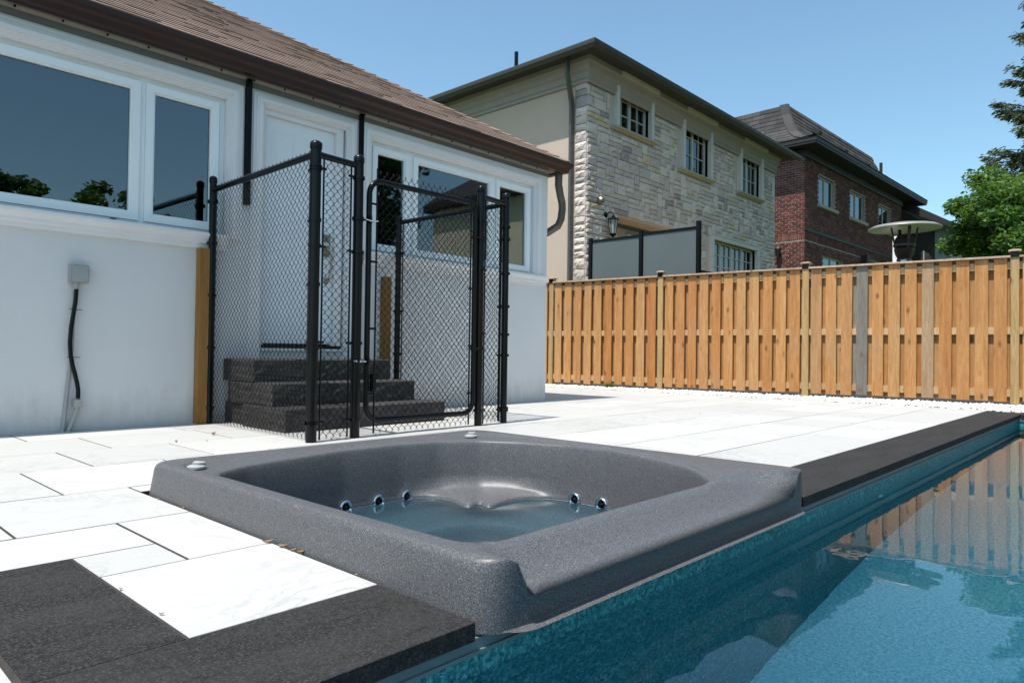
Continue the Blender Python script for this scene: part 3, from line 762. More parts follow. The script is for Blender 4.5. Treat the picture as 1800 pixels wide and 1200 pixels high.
b = MB(); b.box(1.462, 1.515, WY-.07, WY-.01, .165, .215); b.lathe([(.026, -.02), (.03, 0), (.026, .02)], (1.488, WY-.045, .19), (1, 0, .3), 8); b.build('pipe_coupling', 'pvc', pb)
b = MB()
for z, x in ((.82, 1.45), (.50, 1.444)): b.tube([(x-.03, WY-.06, z+.004), (x+.05, WY-.06, z)], .0022, 5)
b.build('cable_tie', 'black', pb)

# ------------------------------------------------------------------ steps
st = thing('granite_steps', (3.1, 4.9, 0), 'three dark flamed granite steps up to the white door inside the chain link', 'steps')
def rough_block(x0, x1, y0, y1, z0, z1, name='step'):
    b = MB(); nx_, nz_ = 26, 5; c = .008
    def grid(P, nu, nv, amp, nvec):
        base = len(b.v)
        for j in range(nv+1):
            for i in range(nu+1):
                p = Vector(P(i/nu, j/nv)); e = 0 if i in (0, nu) or j in (0, nv) else 1
                b.v.append(tuple(p+Vector(nvec)*amp*e*rng.uniform(-1, 1)))
        for j in range(nv):
            for i in range(nu): q = base+j*(nu+1)+i; b.f.append((q, q+1, q+nu+2, q+nu+1))
    grid(lambda u, v: (x0+(x1-x0)*u, y0, z0+(z1-c-z0)*v), nx_, nz_, .004, (0, 1, 0))
    grid(lambda u, v: (x0, y1+(y0-y1)*u, z0+(z1-c-z0)*v), 14, nz_, .004, (1, 0, 0))
    grid(lambda u, v: (x1, y0+(y1-y0)*u, z0+(z1-c-z0)*v), 14, nz_, .004, (1, 0, 0))
    z_ = z1-c
    b.add([(x0, y0, z_), (x1, y0, z_), (x1, y1, z_), (x0, y1, z_), (x0+c, y0+c, z1), (x1-c, y0+c, z1), (x1-c, y1-c, z1), (x0+c, y1-c, z1)],
          [(0, 1, 5, 4), (1, 2, 6, 5), (2, 3, 7, 6), (3, 0, 4, 7), (4, 5, 6, 7)])
    return b.build(name, 'step', st)
rough_block(2.47, 3.92, 4.38, 5.00, .0, .163)
rough_block(2.50, 3.79, 4.62, 5.30, .166, .328)
rough_block(2.50, 3.75, 4.90, 5.39, .331, .498, 'landing')
b = MB(); b.box(2.52, 3.88, 5.002, 5.39, 0, .163); b.build('step_base', 'step', st)

# ------------------------------------------------------------------ chain link enclosure
enc = thing('chain_link_fence', (3.25, 4.6, 0), 'black vinyl chain link enclosure round the granite steps, posts and mesh panels', 'fence')
PA, PB, PC, PG, PD, PE = (2.37, 5.345), (2.345, 3.85), (2.685, 3.88), (3.83, 3.89), (4.17, 3.94), (4.13, 5.30)
def post(p, h, r=.030):
    b = MB(); b.tube([(p[0], p[1], 0), (p[0], p[1], h-.045)], r, 14)
    o = b.build('post', 'black', enc, True)
    b = MB(); b.lathe([(r+.002, h-.055), (r+.004, h-.05), (r+.004, h-.02), (r*.85, h-.008), (r*.3, h), (0, h+.001)], (p[0], p[1], 0), (0, 0, 1), 14); b.build('post_cap', 'black', o, True); return o
posts = [post(PA, 1.90, .026), post(PB, 1.875, .034), post(PC, 1.865, .032), post(PG, 1.875, .030), post(PD, 1.885, .028), post(PE, 1.86, .028)]
def chain(p, q, z0, z1, name, parent, cell=.052, r=.0018):
    p = Vector((*p, 0)); q = Vector((*q, 0)); L = (q-p).length; d = (q-p)/L; nn = Vector((-d.y, d.x, 0))
    nw = max(2, int(L/(cell*.5))); cell = L/nw; nzs = int((z1-z0)/(cell*1.06)); hz = (z1-z0)/nzs
    b = MB()
    for i in range(nw):
        xs0 = i*cell; pts = []
        for k in range(nzs+1):
            side = (k+i) % 2; x = xs0+(cell*.0 if side == 0 else cell)+(.004 if side else -.004)
            z = z0+k*hz; off = nn*(.0022 if (k+0) % 2 == 0 else -.0022)
            for e in (-1, 1):                      # small flat at each bend
                pts.append(p+d*(x-(0.004 if side else -0.004)*0)+off*e+Vector((0, 0, z+e*hz*.07)))
        # knuckles
        b.tube(pts, r, 4, False)
        for (ze, sgn) in ((z0, -1), (z1, 1)):
            kx = xs0+(cell if ((i+(0 if ze == z0 else nzs)) % 2) else 0)
            if (i+(0 if ze == z0 else nzs)) % 2 == 0 and i > 0: continue
            c = p+d*kx+Vector((0, 0, ze))
            b.tube([c, c+d*.007*1+Vector((0, 0, sgn*.010)), c+d*.002+nn*.006+Vector((0, 0, sgn*.016)), c-d*.005+nn*.003+Vector((0, 0, sgn*.006))], r*1.1, 4, False)
    return tag(b.build(name, 'wire', parent), kind='stuff')
def bars(p, q, z0, z1, parent, top=True, ztop=None, bands=(1.66, 1.20, .72, .10), rb=.006):
    P = Vector((*p, 0)); Q = Vector((*q, 0)); d = (Q-P).normalized()
    for base, s_ in ((P, 1), (Q, -1)):
        c = base+d*s_*.062
        b = MB(); b.tube([c+Vector((0, 0, z0-.02)), c+Vector((0, 0, z1+.01))], rb, 8); b.build('tension_bar', 'black', parent, True)
        for z in bands:
            b = MB(); b.tube([base+d*s_*.02+Vector((0, 0, z)), base+d*s_*.080+Vector((0, 0, z))], .0085, 8)
            b.lathe([(.040, -.010), (.040, .010), (.034, .010), (.034, -.010)], (base.x, base.y, z), (0, 0, 1), 14); b.build('tension_band', 'black', parent, True)
    if top:
        b = MB(); b.tube([P+Vector((0, 0, ztop)), Q+Vector((0, 0, ztop))], .021, 12); b.build('top_rail', 'black', parent, True)
def panel(p, q, z0, z1, ztop=1.79, bands=(1.66, 1.20, .72, .10)):
    e = struct_child('mesh_panel', enc)
    P = Vector(p); Q = Vector(q); d = (Q-P).normalized()
    bars(p, q, z0, z1, e, True, ztop, bands)
    chain(tuple(P+d*.062), tuple(Q-d*.062), z0, z1, 'wire_mesh', e)
def struct_child(name, parent):
    o = bpy.data.objects.new(name, None); col.objects.link(o); o.parent = parent; ORG[o.name] = ORG[parent.name]; return o
panel(PA, PB, .03, 1.81, bands=(1.70, 1.38, .98, .58, .12))
panel(PB, PC, .03, 1.79, bands=(1.71, 1.22, .62, .12))
panel(PG, PD, .03, 1.79, bands=(1.60, 1.22, .72, .12))
panel(PD, PE, .03, 1.79, bands=(1.50, .95, .55, .10))
# gate: rounded frame, mesh, latch, hinges
gate = struct_child('gate', enc)
gx0, gx1, gz0, gz1, gy = 2.775, 3.765, .105, 1.72, 3.885
fp = []; rr = .10
for (cx_, cz_, a0) in ((gx0+rr, gz0+rr, 180), (gx1-rr, gz0+rr, 270), (gx1-rr*.4, gz1-rr*.4, 0), (gx0+rr, gz1-rr, 90)):
    r_ = rr*.4 if (cx_ > gx1-rr*.9 and cz_ > 1) else rr
    for k in range(9):
        a = R(a0+90*k/8); fp.append((cx_+r_*math.cos(a), gy, cz_+r_*math.sin(a)))
fp.append(fp[0])
b = MB(); b.tube(fp, .0195, 12, False); b.build('gate_frame', 'black', gate, True)
chain((gx0+.055, gy-.012), (gx1-.055, gy-.012), .035, 1.775, 'wire_mesh', gate)
for x, s_ in ((gx0+.055, -1), (gx1-.055, 1)):
    b = MB(); b.tube([(x, gy-.012, .02), (x, gy-.012, 1.80)], .0062, 8); b.build('tension_bar', 'black', gate, True)
    for z in ((1.56, 1.17, .72, .28) if s_ < 0 else (1.5, 1.06, .62, .26)):
        b = MB(); b.tube([(x+s_*.055, gy, z), (x-.01*s_, gy-.010, z)], .008, 8); b.build('tension_band', 'black', gate, True)
for z in (1.44, .50):
    b = MB(); b.tube([(PC[0]+.02, gy-.012, z), (gx0+.03, gy-.02, z-.004)], .006, 8); b.tube([(PC[0]-.036, gy, z), (PC[0]+.036, gy, z)], .014, 10)
    b.lathe([(.037, -.014), (.040, 0), (.037, .014)], (PC[0], PC[1], z), (0, 0, 1), 14); b.tube([(gx0-.005, gy-.022, z-.02), (gx0-.005, gy-.022, z+.03)], .013, 8)
    o = b.build('latch' if z < 1 else 'gate_clasp', 'black', gate, True)
    if z > 1:
        b = MB(); b.tube([(PC[0]+.04, gy-.035, z), (gx0+.01, gy-.036, z-.006), (gx0+.05, gy-.034, z+.002)], .004, 6); b.build('latch_pin', 'steel', o, True)
b = MB(); b.box(gx0+.015, gx0+.05, gy-.04, gy-.015, .30, .42); b.tube([(gx0+.025, gy-.045, .31), (gx0+.025, gy-.045, .44), (gx0+.04, gy-.045, .44)], .0045, 6); b.build('drop_rod', 'black', gate)
b = MB(); b.tube([(PC[0]-.035, gy-.036, .505), (PC[0]+.06, gy-.036, .50)], .005, 8)
for k in range(3): b.lathe([(.010, -.004), (.010, .004)], (PC[0]-.02+k*.03, gy-.036, .503), (1, 0, 0), 8)
b.build('latch_bolt', 'steel', gate, True)
for z in (1.46, .60):
    b = MB(); b.tube([(gx1, gy-.005, z), (PG[0], gy-.02, z)], .010, 8); b.lathe([(.036, -.016), (.038, 0), (.036, .016)], (PG[0], PG[1], z), (0, 0, 1), 14)
    b.lathe([(.024, -.014), (.026, 0), (.024, .014)], (gx1, gy, z), (0, 0, 1), 12); b.build('hinge', 'black', gate, True)
for i, (p, h, s_, lb) in enumerate((((2.31, 5.36), 1.335, .036, 'amber treated timber post against the wall at the left end of the chain link'), ((4.035, 5.36), 1.27, .036, 'amber timber post on the wall behind the gate at the far chain link post'))):
    b = MB(); b.cbox(-s_, s_, -s_, s_, -.02, h, .004)
    o = b.build('timber_post', 'amber', None, False); o.location = (p[0], p[1], 0); tag(o, lb, 'post', 'timber posts fixed to the house wall')

# ------------------------------------------------------------------ wooden fence
F0 = Vector((10.60, 1.31, 0)); F1 = Vector((9.77, 8.05, 0)); fd = (F1-F0).normalized()
fang = math.atan2(fd.y, fd.x)
fence = thing('wooden_fence', tuple(F0), 'tall cedar board-on-board fence with capped posts along the white gravel', 'fence', None, fang)
# local frame: x along the fence (towards the house), y away from the patio side is -y ... patio side = +y
plocal = [-7.4, -4.93, -2.465, 0.0, 2.45, 4.685, 6.79, 9.2]
PS = 1                                                  # patio side is local +y (checked: +y points to -x world)
def fboard(x, wd, y, z0, z1, th_=.018, nm='board', m='cedar', lab=None):
    b = MB(); b.cbox(-wd/2, wd/2, -th_/2, th_/2, z0, z1, .003); b2 = [(v[0], v[1], v[2]) for v in b.v]
    me = bpy.data.meshes.new(nm); me.from_pydata(b2, [], b.f); me.materials.append(M[m])
    o = bpy.data.objects.new(nm, me); col.objects.link(o); o.parent = fence; o.location = (x, y, 0); o.rotation_euler = (rng.uniform(-.002, .002), rng.uniform(-.003, .003), 0)
    if lab: o['label'] = lab
    return o
TOPZ = 1.835
for a, c in zip(plocal[:-1], plocal[1:]):
    L_ = c-a; n_ = max(6, int(round((L_-.10)/.192))); pt = (L_-.10)/n_
    for k in range(n_+0):
        x = a+.05+pt*(k+.5)
        dk_ = a == 0.0 and k == 8
        fboard(x, .138+rng.uniform(-.003, .003), .032, .055+rng.uniform(-.008, .008), TOPZ-.004, m='stained' if dk_ else 'cedar', lab='grey water-stained board' if dk_ else None)
        fboard(min(x+pt/2, c-.12), .138, -.036, .055, TOPZ-.004)
    fboard(a+.10, .10, -.036, .055, TOPZ-.004)
    for z in (.155, .93, 1.74):
        b = MB(); b.box(a+.046, c-.046, -.0255, .0215, z-.045, z+.045); o = b.build('rail', 'rail', fence, local=True)
    b = MB(); b.cbox(a+.046, c-.046, -.075, .075, TOPZ, TOPZ+.024, .003); o = b.build('cap_rail', 'cap', fence, local=True)
for i, x in enumerate(plocal):
    b = MB(); b.cbox(x-.0445, x+.0445, -.0445, .0445, -.05, TOPZ+.075, .003); o = b.build('post', 'pine', fence, local=True)
    b = MB(); zc = TOPZ+.077; s_ = .066
    b.add([(x-s_, -s_, zc), (x+s_, -s_, zc), (x+s_, s_, zc), (x-s_, s_, zc), (x-s_, -s_, zc+.016), (x+s_, -s_, zc+.016), (x+s_, s_, zc+.016), (x-s_, s_, zc+.016), (x-.03, -.03, zc+.028), (x+.03, -.03, zc+.028), (x+.03, .03, zc+.028), (x-.03, .03, zc+.028)],
          [(3, 2, 1, 0), (0, 1, 5, 4), (1, 2, 6, 5), (2, 3, 7, 6), (3, 0, 4, 7), (4, 5, 9, 8), (5, 6, 10, 9), (6, 7, 11, 10), (7, 4, 8, 11), (8, 9, 10, 11)])
    b.build('post_cap', 'cap', fence, local=True)
    b = MB(); b.box(x-.043, x+.043, .045, .058, TOPZ+.005, TOPZ+.0755); b.build('solar_light', 'black', fence, local=True)

# gravel strip along the fence
def rocks(n, fn, smin, smax):
    b = MB(); base = [(-1, -1, -1), (1, -1, -1), (1, 1, -1), (-1, 1, -1), (0, 0, 1.0), (0, -1.2, 0), (1.2, 0, 0), (0, 1.2, 0), (-1.2, 0, 0)]
    fc = [(0, 1, 5), (1, 2, 6), (2, 3, 7), (3, 0, 8), (0, 5, 8), (1, 6, 5), (2, 7, 6), (3, 8, 7), (5, 4, 8), (6, 4, 5), (7, 4, 6), (8, 4, 7)]
    for _ in range(n):
        x, y, z = fn(); s_ = npr.uniform(smin, smax); q = Matrix.Rotation(npr.uniform(0, 6.3), 3, 'Z')@Matrix.Rotation(npr.uniform(-.6, .6), 3, 'X')
        b.add([(q@Vector((v[0]*s_*npr.uniform(.7, 1.1), v[1]*s_*npr.uniform(.7, 1.1), v[2]*s_*.7)))+Vector((x, y, z)) for v in base], fc)
    return b
def fn():
    s_ = npr.uniform(-6.5, 9.0); p = F0+fd*s_; inward = Vector((-fd.y, fd.x, 0))
    wmax = p.x-9.38
    d = npr.uniform(-.25, 1)*1.0
    q = p+inward*(d*wmax if d > 0 else d*.4)
    return q.x, q.y, -.015+npr.uniform(0, .03)
b = rocks(14000, fn, .010, .026); gv = b.build('gravel', 'gravel'); tag(gv, 'white crushed stone strip between the patio tiles and the cedar fence', 'gravel', kind='stuff')
b = MB(); b.box(9.395, 12.6, -6, 9.5, -.085, -.014); o = b.build('gravel_bed', 'soil'); tag(o, kind='structure')

# small weed at the fence foot
wd_ = MB(); p0 = F0+fd*5.55+Vector((-.10, 0, 0))
for _ in range(60):
    a = rng.uniform(0, 6.28); l_ = rng.uniform(.04, .11); bx_ = p0+Vector((rng.uniform(-.04, .04), rng.uniform(-.06, .06), 0)); tip = bx_+Vector((math.cos(a)*l_*.6, math.sin(a)*l_*.6, l_)); s__ = Vector((-math.sin(a), math.cos(a), 0))*.012
    wd_.add([bx_, (bx_+tip)/2+s__, tip, (bx_+tip)/2-s__], [(0, 1, 2, 3)])
o = wd_.build('weed', 'leafA', origin=(p0.x, p0.y, 0)); tag(o, 'small green weed growing at the foot of the cedar fence', 'weed')

# ------------------------------------------------------------------ stone house next door
SX, SY = 13.12, 9.82; SXR = 24.0
sh = thing('stone_house', (18, SY, 0), 'two storey grey stone house with beige stucco side rising behind the cedar fence', 'house')
SOF = 7.47
swins = [(14.33, 15.80, 6.17, 7.385), (17.60, 19.10, 5.78, 7.385), (21.25, 22.72, 5.80, 7.385), (19.36, 22.45, 2.9, 4.05)]
sdoor = (14.42, 17.25, 1.3, 3.98)
holes = [w_ for w_ in swins]+[sdoor]
b = MB(); wall_with_holes(b, SX+.02, SXR, -.1, SOF, holes, SY+.022, .5)
b.quad((SXR, SY+.022, -.1), (SXR, SY+14, -.1), (SXR, SY+14, SOF), (SXR, SY+.022, SOF)); swall = b.build('wall', 'mortar', sh)
b = MB(); b.quad((SX, SY+.36, -.1), (SX, SY+14, -.1), (SX, SY+14, SOF), (SX, SY+.36, SOF)); b.quad((SX, SY+.36, -.1), (SX+.1, SY+.36, -.1), (SX+.1, SY+.36, SOF), (SX, SY+.36, SOF))
b.quad((SX+.03, SY+.04, -.1), (SX+.03, SY+.36, -.1), (SX+.03, SY+.36, SOF), (SX+.03, SY+.04, SOF))
b.build('side_wall', 'beige', sh)
b = MB(); b.box(SX-.002, SX+.003, SY+.40, SY+13, 4.245, 4.262); b.build('stucco_joint', 'mortar', sh)
# ashlar stones packed on a 0.14 m grid
U = .125; tr_ = .13
def occupied_trim(x0, x1, z0, z1):
    for h in swins:
        if x1 > h[0]-tr_-.16 and x0 < h[1]+tr_+.0 and z1 > h[2]-.16 and z0 < h[3]+tr_: return True
    if x1 > sdoor[0] and x0 < sdoor[1] and z0 < sdoor[3]: return True
    return False
Zb = 1.9; NXg = int((SXR-SX)/U); NZg = int((6.93-Zb)/U)
grid_ = np.zeros((NXg, NZg), bool)
stones = []
for j in range(NZg):
    for i in range(NXg):
        if grid_[i, j]: continue
        if occupied_trim(SX+(i+.25)*U, SX+(i+.75)*U, Zb+(j+.25)*U, Zb+(j+.75)*U): grid_[i, j] = True; continue
        wd, ht = rng.choice([(2, 1), (3, 1), (4, 1), (3, 1), (2, 2), (2, 3), (3, 2), (4, 2), (1, 2), (3, 1), (5, 1)])
        ok = False
        while not ok:
            ok = i+wd <= NXg and j+ht <= NZg
            if ok:
                for a in range(wd):
                    for c in range(ht):
                        if grid_[i+a, j+c] or occupied_trim(SX+(i+a+.25)*U, SX+(i+a+.75)*U, Zb+(j+c+.25)*U, Zb+(j+c+.75)*U): ok = False
            if not ok:
                if wd > 1: wd -= 1
                elif ht > 1: ht -= 1
                else: break
        grid_[i:i+wd, j:j+ht] = True
        stones.append((SX+i*U, SX+(i+wd)*U, Zb+j*U, Zb+(j+ht)*U))
def stone_mesh(b, w_, h_, flip=False):                    # rough split face, centred, face towards -y
    n1, n2 = 5, 3; gp_ = .008; base = len(b.v)
    for j in range(n2+1):
        for i in range(n1+1):
            e = i in (0, n1) or j in (0, n2)
            y = -.0+(0 if e else -rng.uniform(.006, .030))
            jx = rng.uniform(-.008, .008) if e else rng.uniform(-.02, .02); jz = rng.uniform(-.006, .006)
            b.v.append((-w_/2+gp_+(w_-2*gp_)*i/n1+jx, y-.012, -h_/2+gp_+(h_-2*gp_)*j/n2+jz))
    for j in range(n2):
        for i in range(n1): q = base+j*(n1+1)+i; b.f.append((q, q+1, q+n1+2, q+n1+1))
    loop = [base+i for i in range(n1+1)]+[base+(j)*(n1+1)+n1 for j in range(1, n2+1)]+[base+n2*(n1+1)+i for i in range(n1-1, -1, -1)]+[base+j*(n1+1) for j in range(n2-1, 0, -1)]
    b2 = len(b.v)
    for k in loop: v = b.v[k]; b.v.append((v[0], .045, v[2]))
    m_ = len(loop)
    for k in range(m_): b.f.append((loop[k], b2+k, b2+(k+1) % m_, loop[(k+1) % m_]))
stones.sort(key=lambda s: -((s[1]-s[0])*(s[3]-s[2]))/((s[0]+s[1])/2)**3)
for k, (a, c, p, q) in enumerate(stones[:270]):
    b = MB(); stone_mesh(b, c-a, q-p); me = bpy.data.meshes.new('stone'); me.from_pydata(b.v, [], b.f); me.materials.append(M['stone'])
    piece('stone', me, swall, ((a+c)/2, SY, (p+q)/2))
b = MB()
for (a, c, p, q) in stones[270:]:
    b1 = MB(); stone_mesh(b1, c-a, q-p); b.add([(v[0]+(a+c)/2, v[1]+SY, v[2]+(p+q)/2) for v in b1.v], b1.f)
tag(b.build('stones', 'stone', swall), kind='stuff')
z = Zb; kk = 0                                            # corner stones on the side face
while z < 6.93:
    h_ = rng.choice([.14, .20, .16, .26]); b = MB(); stone_mesh(b, .34, h_)
    me = bpy.data.meshes.new('stone'); me.from_pydata([(v[1], -v[0], v[2]) for v in b.v], [], b.f); me.materials.append(M['stone'])
    piece('stone', me, swall, (SX-.0, SY+.18, z+h_/2)); z += h_
def gridwin(h, nl, nr, rowsn, parent, mframe='frame', mtrim='light_trim', trim=True, ypl=SY, sill=True, cas=2):
    x0, x1, z0, z1 = h
    if trim:
        b = MB(); t__ = tr_; y0, y1 = ypl-.096, ypl+.10
        zt_ = z1-.0205 if z1 > 6 else z1+t__
        b.box(x0-t__, x0, y0, y1, z0, zt_); b.box(x1, x1+t__, y0, y1, z0, zt_)
        if z1 < 6: b.box(x0, x1, y0, y1, z1, z1+t__)
        if z1 > 6: b.box(x0-t__, x1+t__, y0-.16, y1, z1-.02, SOF-.001)
        else: b.box(x0-t__-.02, x1+t__+.02, y0-.02, y1, z1+t__+.001, z1+t__+.04)
        tro = b.build('window_surround', mtrim, parent)
    yf = ypl+.11
    b = MB(); b.box(x0, x1, yf, yf+.06, z0, z0+.05); b.box(x0, x1, yf, yf+.06, z1-.05, z1); b.box(x0, x0+.05, yf, yf+.06, z0+.05, z1-.05); b.box(x1-.05, x1, yf, yf+.06, z0+.05, z1-.05)
    cw = (x1-x0-.1)/cas
    for k in range(1, cas): xx = x0+.05+cw*k; b.box(xx-.05, xx+.05, yf, yf+.06, z0+.05, z1-.05)
    fr = b.build('window', mframe, parent)
    b = MB()
    for k in range(cas):
        xa, xb = x0+.05+cw*k+(.05 if k else 0), x0+.05+cw*(k+1)-(.05 if k < cas-1 else 0)
        xm = (xa+xb)/2; b.box(xm-.014, xm+.014, yf+.012, yf+.04, z0+.05, z1-.05)
        for r_ in range(1, rowsn):
            zz = z0+.05+(z1-z0-.1)*r_/rowsn; b.box(xa, xm-.0145, yf+.012, yf+.04, zz-.014, zz+.014); b.box(xm+.0145, xb, yf+.012, yf+.04, zz-.014, zz+.014)
        pm = MB(); pm.quad((xa, yf+.045, z0+.05), (xb, yf+.045, z0+.05), (xb, yf+.045, z1-.05), (xa, yf+.045, z1-.05)); pm.build('pane', 'far_glass', fr)
    b.build('muntins', mframe, fr)
    b = MB(); b.box(x0, x1, ypl+.50, ypl+.55, z0, z1); b.build('dark_room', 'dark', parent)
    if sill:
        b = MB(); b.prism([(ypl+.10, z0-.001), (ypl-.12, z0-.001), (ypl-.14, z0-.03), (ypl-.12, z0-.055), (ypl-.07, z0-.06), (ypl-.06, z0-.09), (ypl+.10, z0-.11)][::-1], 'x', x0-tr_-.12, x1+tr_+.10); b.build('window_sill', 'sill', parent)
    return fr
gridwin(swins[0], 2, 2, 3, sh); gridwin(swins[1], 2, 2, 3, sh); gridwin(swins[2], 2, 2, 3, sh); gridwin(swins[3], 2, 2, 3, sh, cas=4, sill=False)
# recessed patio door
b = MB(); b.box(sdoor[0], sdoor[1], SY+.50, SY+.55, sdoor[2], sdoor[3]-.12); b.build('door_recess', 'grey_trim', sh)
b = MB(); b.box(15.55, 16.85, SY+.40, SY+.495, 1.3, 3.72); dpo = b.build('patio_door', 'white', sh)
b = MB(); b.quad((15.62, SY+.395, 1.4), (16.78, SY+.395, 1.4), (16.78, SY+.395, 3.64), (15.62, SY+.395, 3.64)); b.build('pane', 'dark', dpo)
# eave: crown moulding, soffit, fascia, low hipped roof
OV = .60
b = MB(); cpro = [(0, 6.93), (-.05, 6.93), (-.05, 7.0), (-.09, 7.03), (-.09, 7.16), (-.14, 7.20), (-.16, 7.32), (-.22, 7.36), (-.22, SOF), (0, SOF)]
n = len(cpro)
spans = [(SXR, SY, 0), (SX, SY, 1), (SX, SY+14, 2)]
for (d, z) in cpro: b.v.append((SXR, SY+d, z))
for (d, z) in cpro: b.v.append((SX+d, SY+d, z))
for (d, z) in cpro: b.v.append((SX+d, SY+14, z))
for s_ in (0, 1):
    for i in range(n): b.f.append((s_*n+i, s_*n+(i+1) % n, (s_+1)*n+(i+1) % n, (s_+1)*n+i))
def cutbox(): pass
crown = b.build('crown_moulding', 'grey_trim', sh)
b = MB(); b.box(SX-OV, SXR+OV, SY-OV, SY+14, SOF+.001, SOF+.03)
for k in range(60): 
    x = SX-OV+k*.21
    if x < SXR+OV: b.box(x, x+.012, SY-OV+.02, SY-.23, SOF-.004, SOF+.0005)
for k in range(60):
    y = SY-OV+k*.21; b.box(SX-OV+.02, SX-.23, y, y+.012, SOF-.004, SOF+.0005)
b.build('soffit', 'eave', sh)
b = MB()
gx = [(0, 0), (-.03, 0), (-.05, .03), (-.09, .07), (-.10, .13), (-.10, .16), (0, .16)]
n = len(gx)
for (d, z) in gx: b.v.append((SXR+OV-d, SY-OV+d, SOF-.08+z))
for (d, z) in gx: b.v.append((SX-OV+d, SY-OV+d, SOF-.08+z))
for (d, z) in gx: b.v.append((SX-OV+d, SY+14, SOF-.08+z))
for s_ in (0, 1):
    for i in range(n): b.f.append((s_*n+i, s_*n+(i+1) % n, (s_+1)*n+(i+1) % n, (s_+1)*n+i))
b.add([(SXR+OV-d, SY-OV+d, SOF-.08+z) for d, z in gx], [tuple(range(n))])
b.build('gutter', 'eave', sh)
b = MB(); x0, x1, y0, y1, z0 = SX-OV-.02, SXR+OV, SY-OV-.02, SY+14, SOF+.08; rr_ = 6.2; sl_ = .27
b.add([(x0, y0, z0), (x1, y0, z0), (x1, y1, z0), (x0, y1, z0), (x0+rr_, y0+rr_, z0+rr_*sl_), (x1-rr_, y0+rr_, z0+rr_*sl_), (x1-rr_, y1, z0+rr_*sl_), (x0+rr_, y1, z0+rr_*sl_)],
      [(0, 1, 5, 4), (1, 2, 6, 5), (3, 0, 4, 7), (4, 5, 6, 7)]); srf = b.build('roof', 'dark_shingle', sh)
b = MB(); b.tube([(13.0, 12.0, 7.55), (13.0, 12.0, 8.22)], .05, 12); b.build('vent_pipe', 'black', srf, True)
b = MB(); b.rbox((13.1, 9.75, 7.75), (1, 0, .1), (0, 1, .1), (0, 0, 1), .17, .17, .09); b.build('roof_vent', 'black', srf)
b = MB(); squaretube(b, [(12.72, 9.72+.40, 7.43), (12.72, 10.12, 7.12), (12.78, 10.14, 7.0), (13.02, 10.22, 6.55), (13.06, 10.24, 6.42), (13.06, 10.24, 0)], .05, .04)
b.build('downspout', 'dspout', sh)
b = MB(); b.lathe([(.0, -.09), (.06, -.08), (.09, -.03), (.09, .03), (.05, .08), (0, .09)], (13.55, SY-.10, 4.22), (0, 1, .3), 14); b.build('bullet_light', 'nickel', sh, True)
# wall lantern
la = thing('wall_lantern', (13.93, SY-.05, 3.7), 'black glass carriage lantern on the stone wall left of the frosted screen', 'lantern')
b = MB(); b.lathe([(0, 0), (.07, 0), (.07, .02), (.03, .05)], (13.86, SY-.02, 3.93), (0, -1, 0), 12); b.tube([(13.86, SY-.06, 3.93), (13.88, SY-.14, 3.98), (13.93, SY-.20, 3.95), (13.93, SY-.20, 3.90)], .015, 8); b.build('bracket', 'black', la, True)
b = MB(); b.lathe([(.0, 3.92), (.03, 3.90), (.05, 3.86), (.14, 3.82), (.14, 3.80), (.10, 3.80)], (13.93, SY-.20, 0), (0, 0, 1), 8); b.lathe([(.07, 3.42), (.09, 3.45), (.07, 3.47), (.03, 3.39), (0, 3.36)], (13.93, SY-.20, 0), (0, 0, 1), 8)
for k in range(6):
    a = k*math.pi/3; b.tube([(13.93+.115*math.cos(a), SY-.20+.115*math.sin(a), 3.81), (13.93+.075*math.cos(a), SY-.20+.075*math.sin(a), 3.46)], .008, 5)
b.build('cage', 'black', la)
b = MB(); b.lathe([(.105, 3.80), (.068, 3.46)], (13.93, SY-.20, 0), (0, 0, 1), 6); b.build('glass', 'lampglass', la)

# frosted privacy screen on the neighbour's deck
ps = thing('privacy_screen', (13.1, 8.3, 0), 'frosted glass privacy screen in black frame standing between fence and stone house', 'privacy screen')
for (y, zt) in ((9.66, 3.24), (8.30, 3.27), (6.93, 3.33)):
    b = MB(); b.box(13.06, 13.14, y-.04, y+.04, 0, zt); b.build('post', 'black', ps)
for (a, c, zt) in ((8.345, 9.615, 3.16), (6.975, 8.255, 3.19)):
    b = MB(); b.box(13.08, 13.12, a, c, zt-.02, zt+.035); b.build('rail', 'black', ps); b = MB(); b.box(13.08, 13.12, a, c, 1.35, 1.40); b.build('rail', 'black', ps)
    b = MB(); b.box(13.094, 13.106, a+.012, c-.012, 1.402, zt-.022); b.build('frosted_pane', 'frost', ps)
dk = MB(); dk.box(13.02, 18.6, 6.85, 9.80, 1.18, 1.28); o = dk.build('deck', 'rail', origin=(15.5, 8.3, 1.2)); tag(o, 'raised timber deck behind the frosted screen at the stone house', 'deck')
b = MB(); b.tube([(15.6, SY-.3, 3.72), (15.9, SY-.45, 3.78), (17.4, SY-.6, 3.62)], .014, 6); 
o = b.build('awning_arm', 'white', origin=(16.5, SY-.4, 3.7)); tag(o, 'thin pale metal arm reaching out from the stone wall above the screen', 'bracket')
b = MB(); b.tube([(13.1, 6.93, 2.30), (18.6, 6.93, 2.30)], .035, 8)
for k in range(5): b.tube([(14.0+k*1.1, 6.93, 1.28), (14.0+k*1.1, 6.93, 2.30)], .02, 6)
o = b.build('deck_railing', 'black', origin=(15.8, 6.93, 1.28)); tag(o, 'low black railing along the deck right of the frosted screen', 'railing')

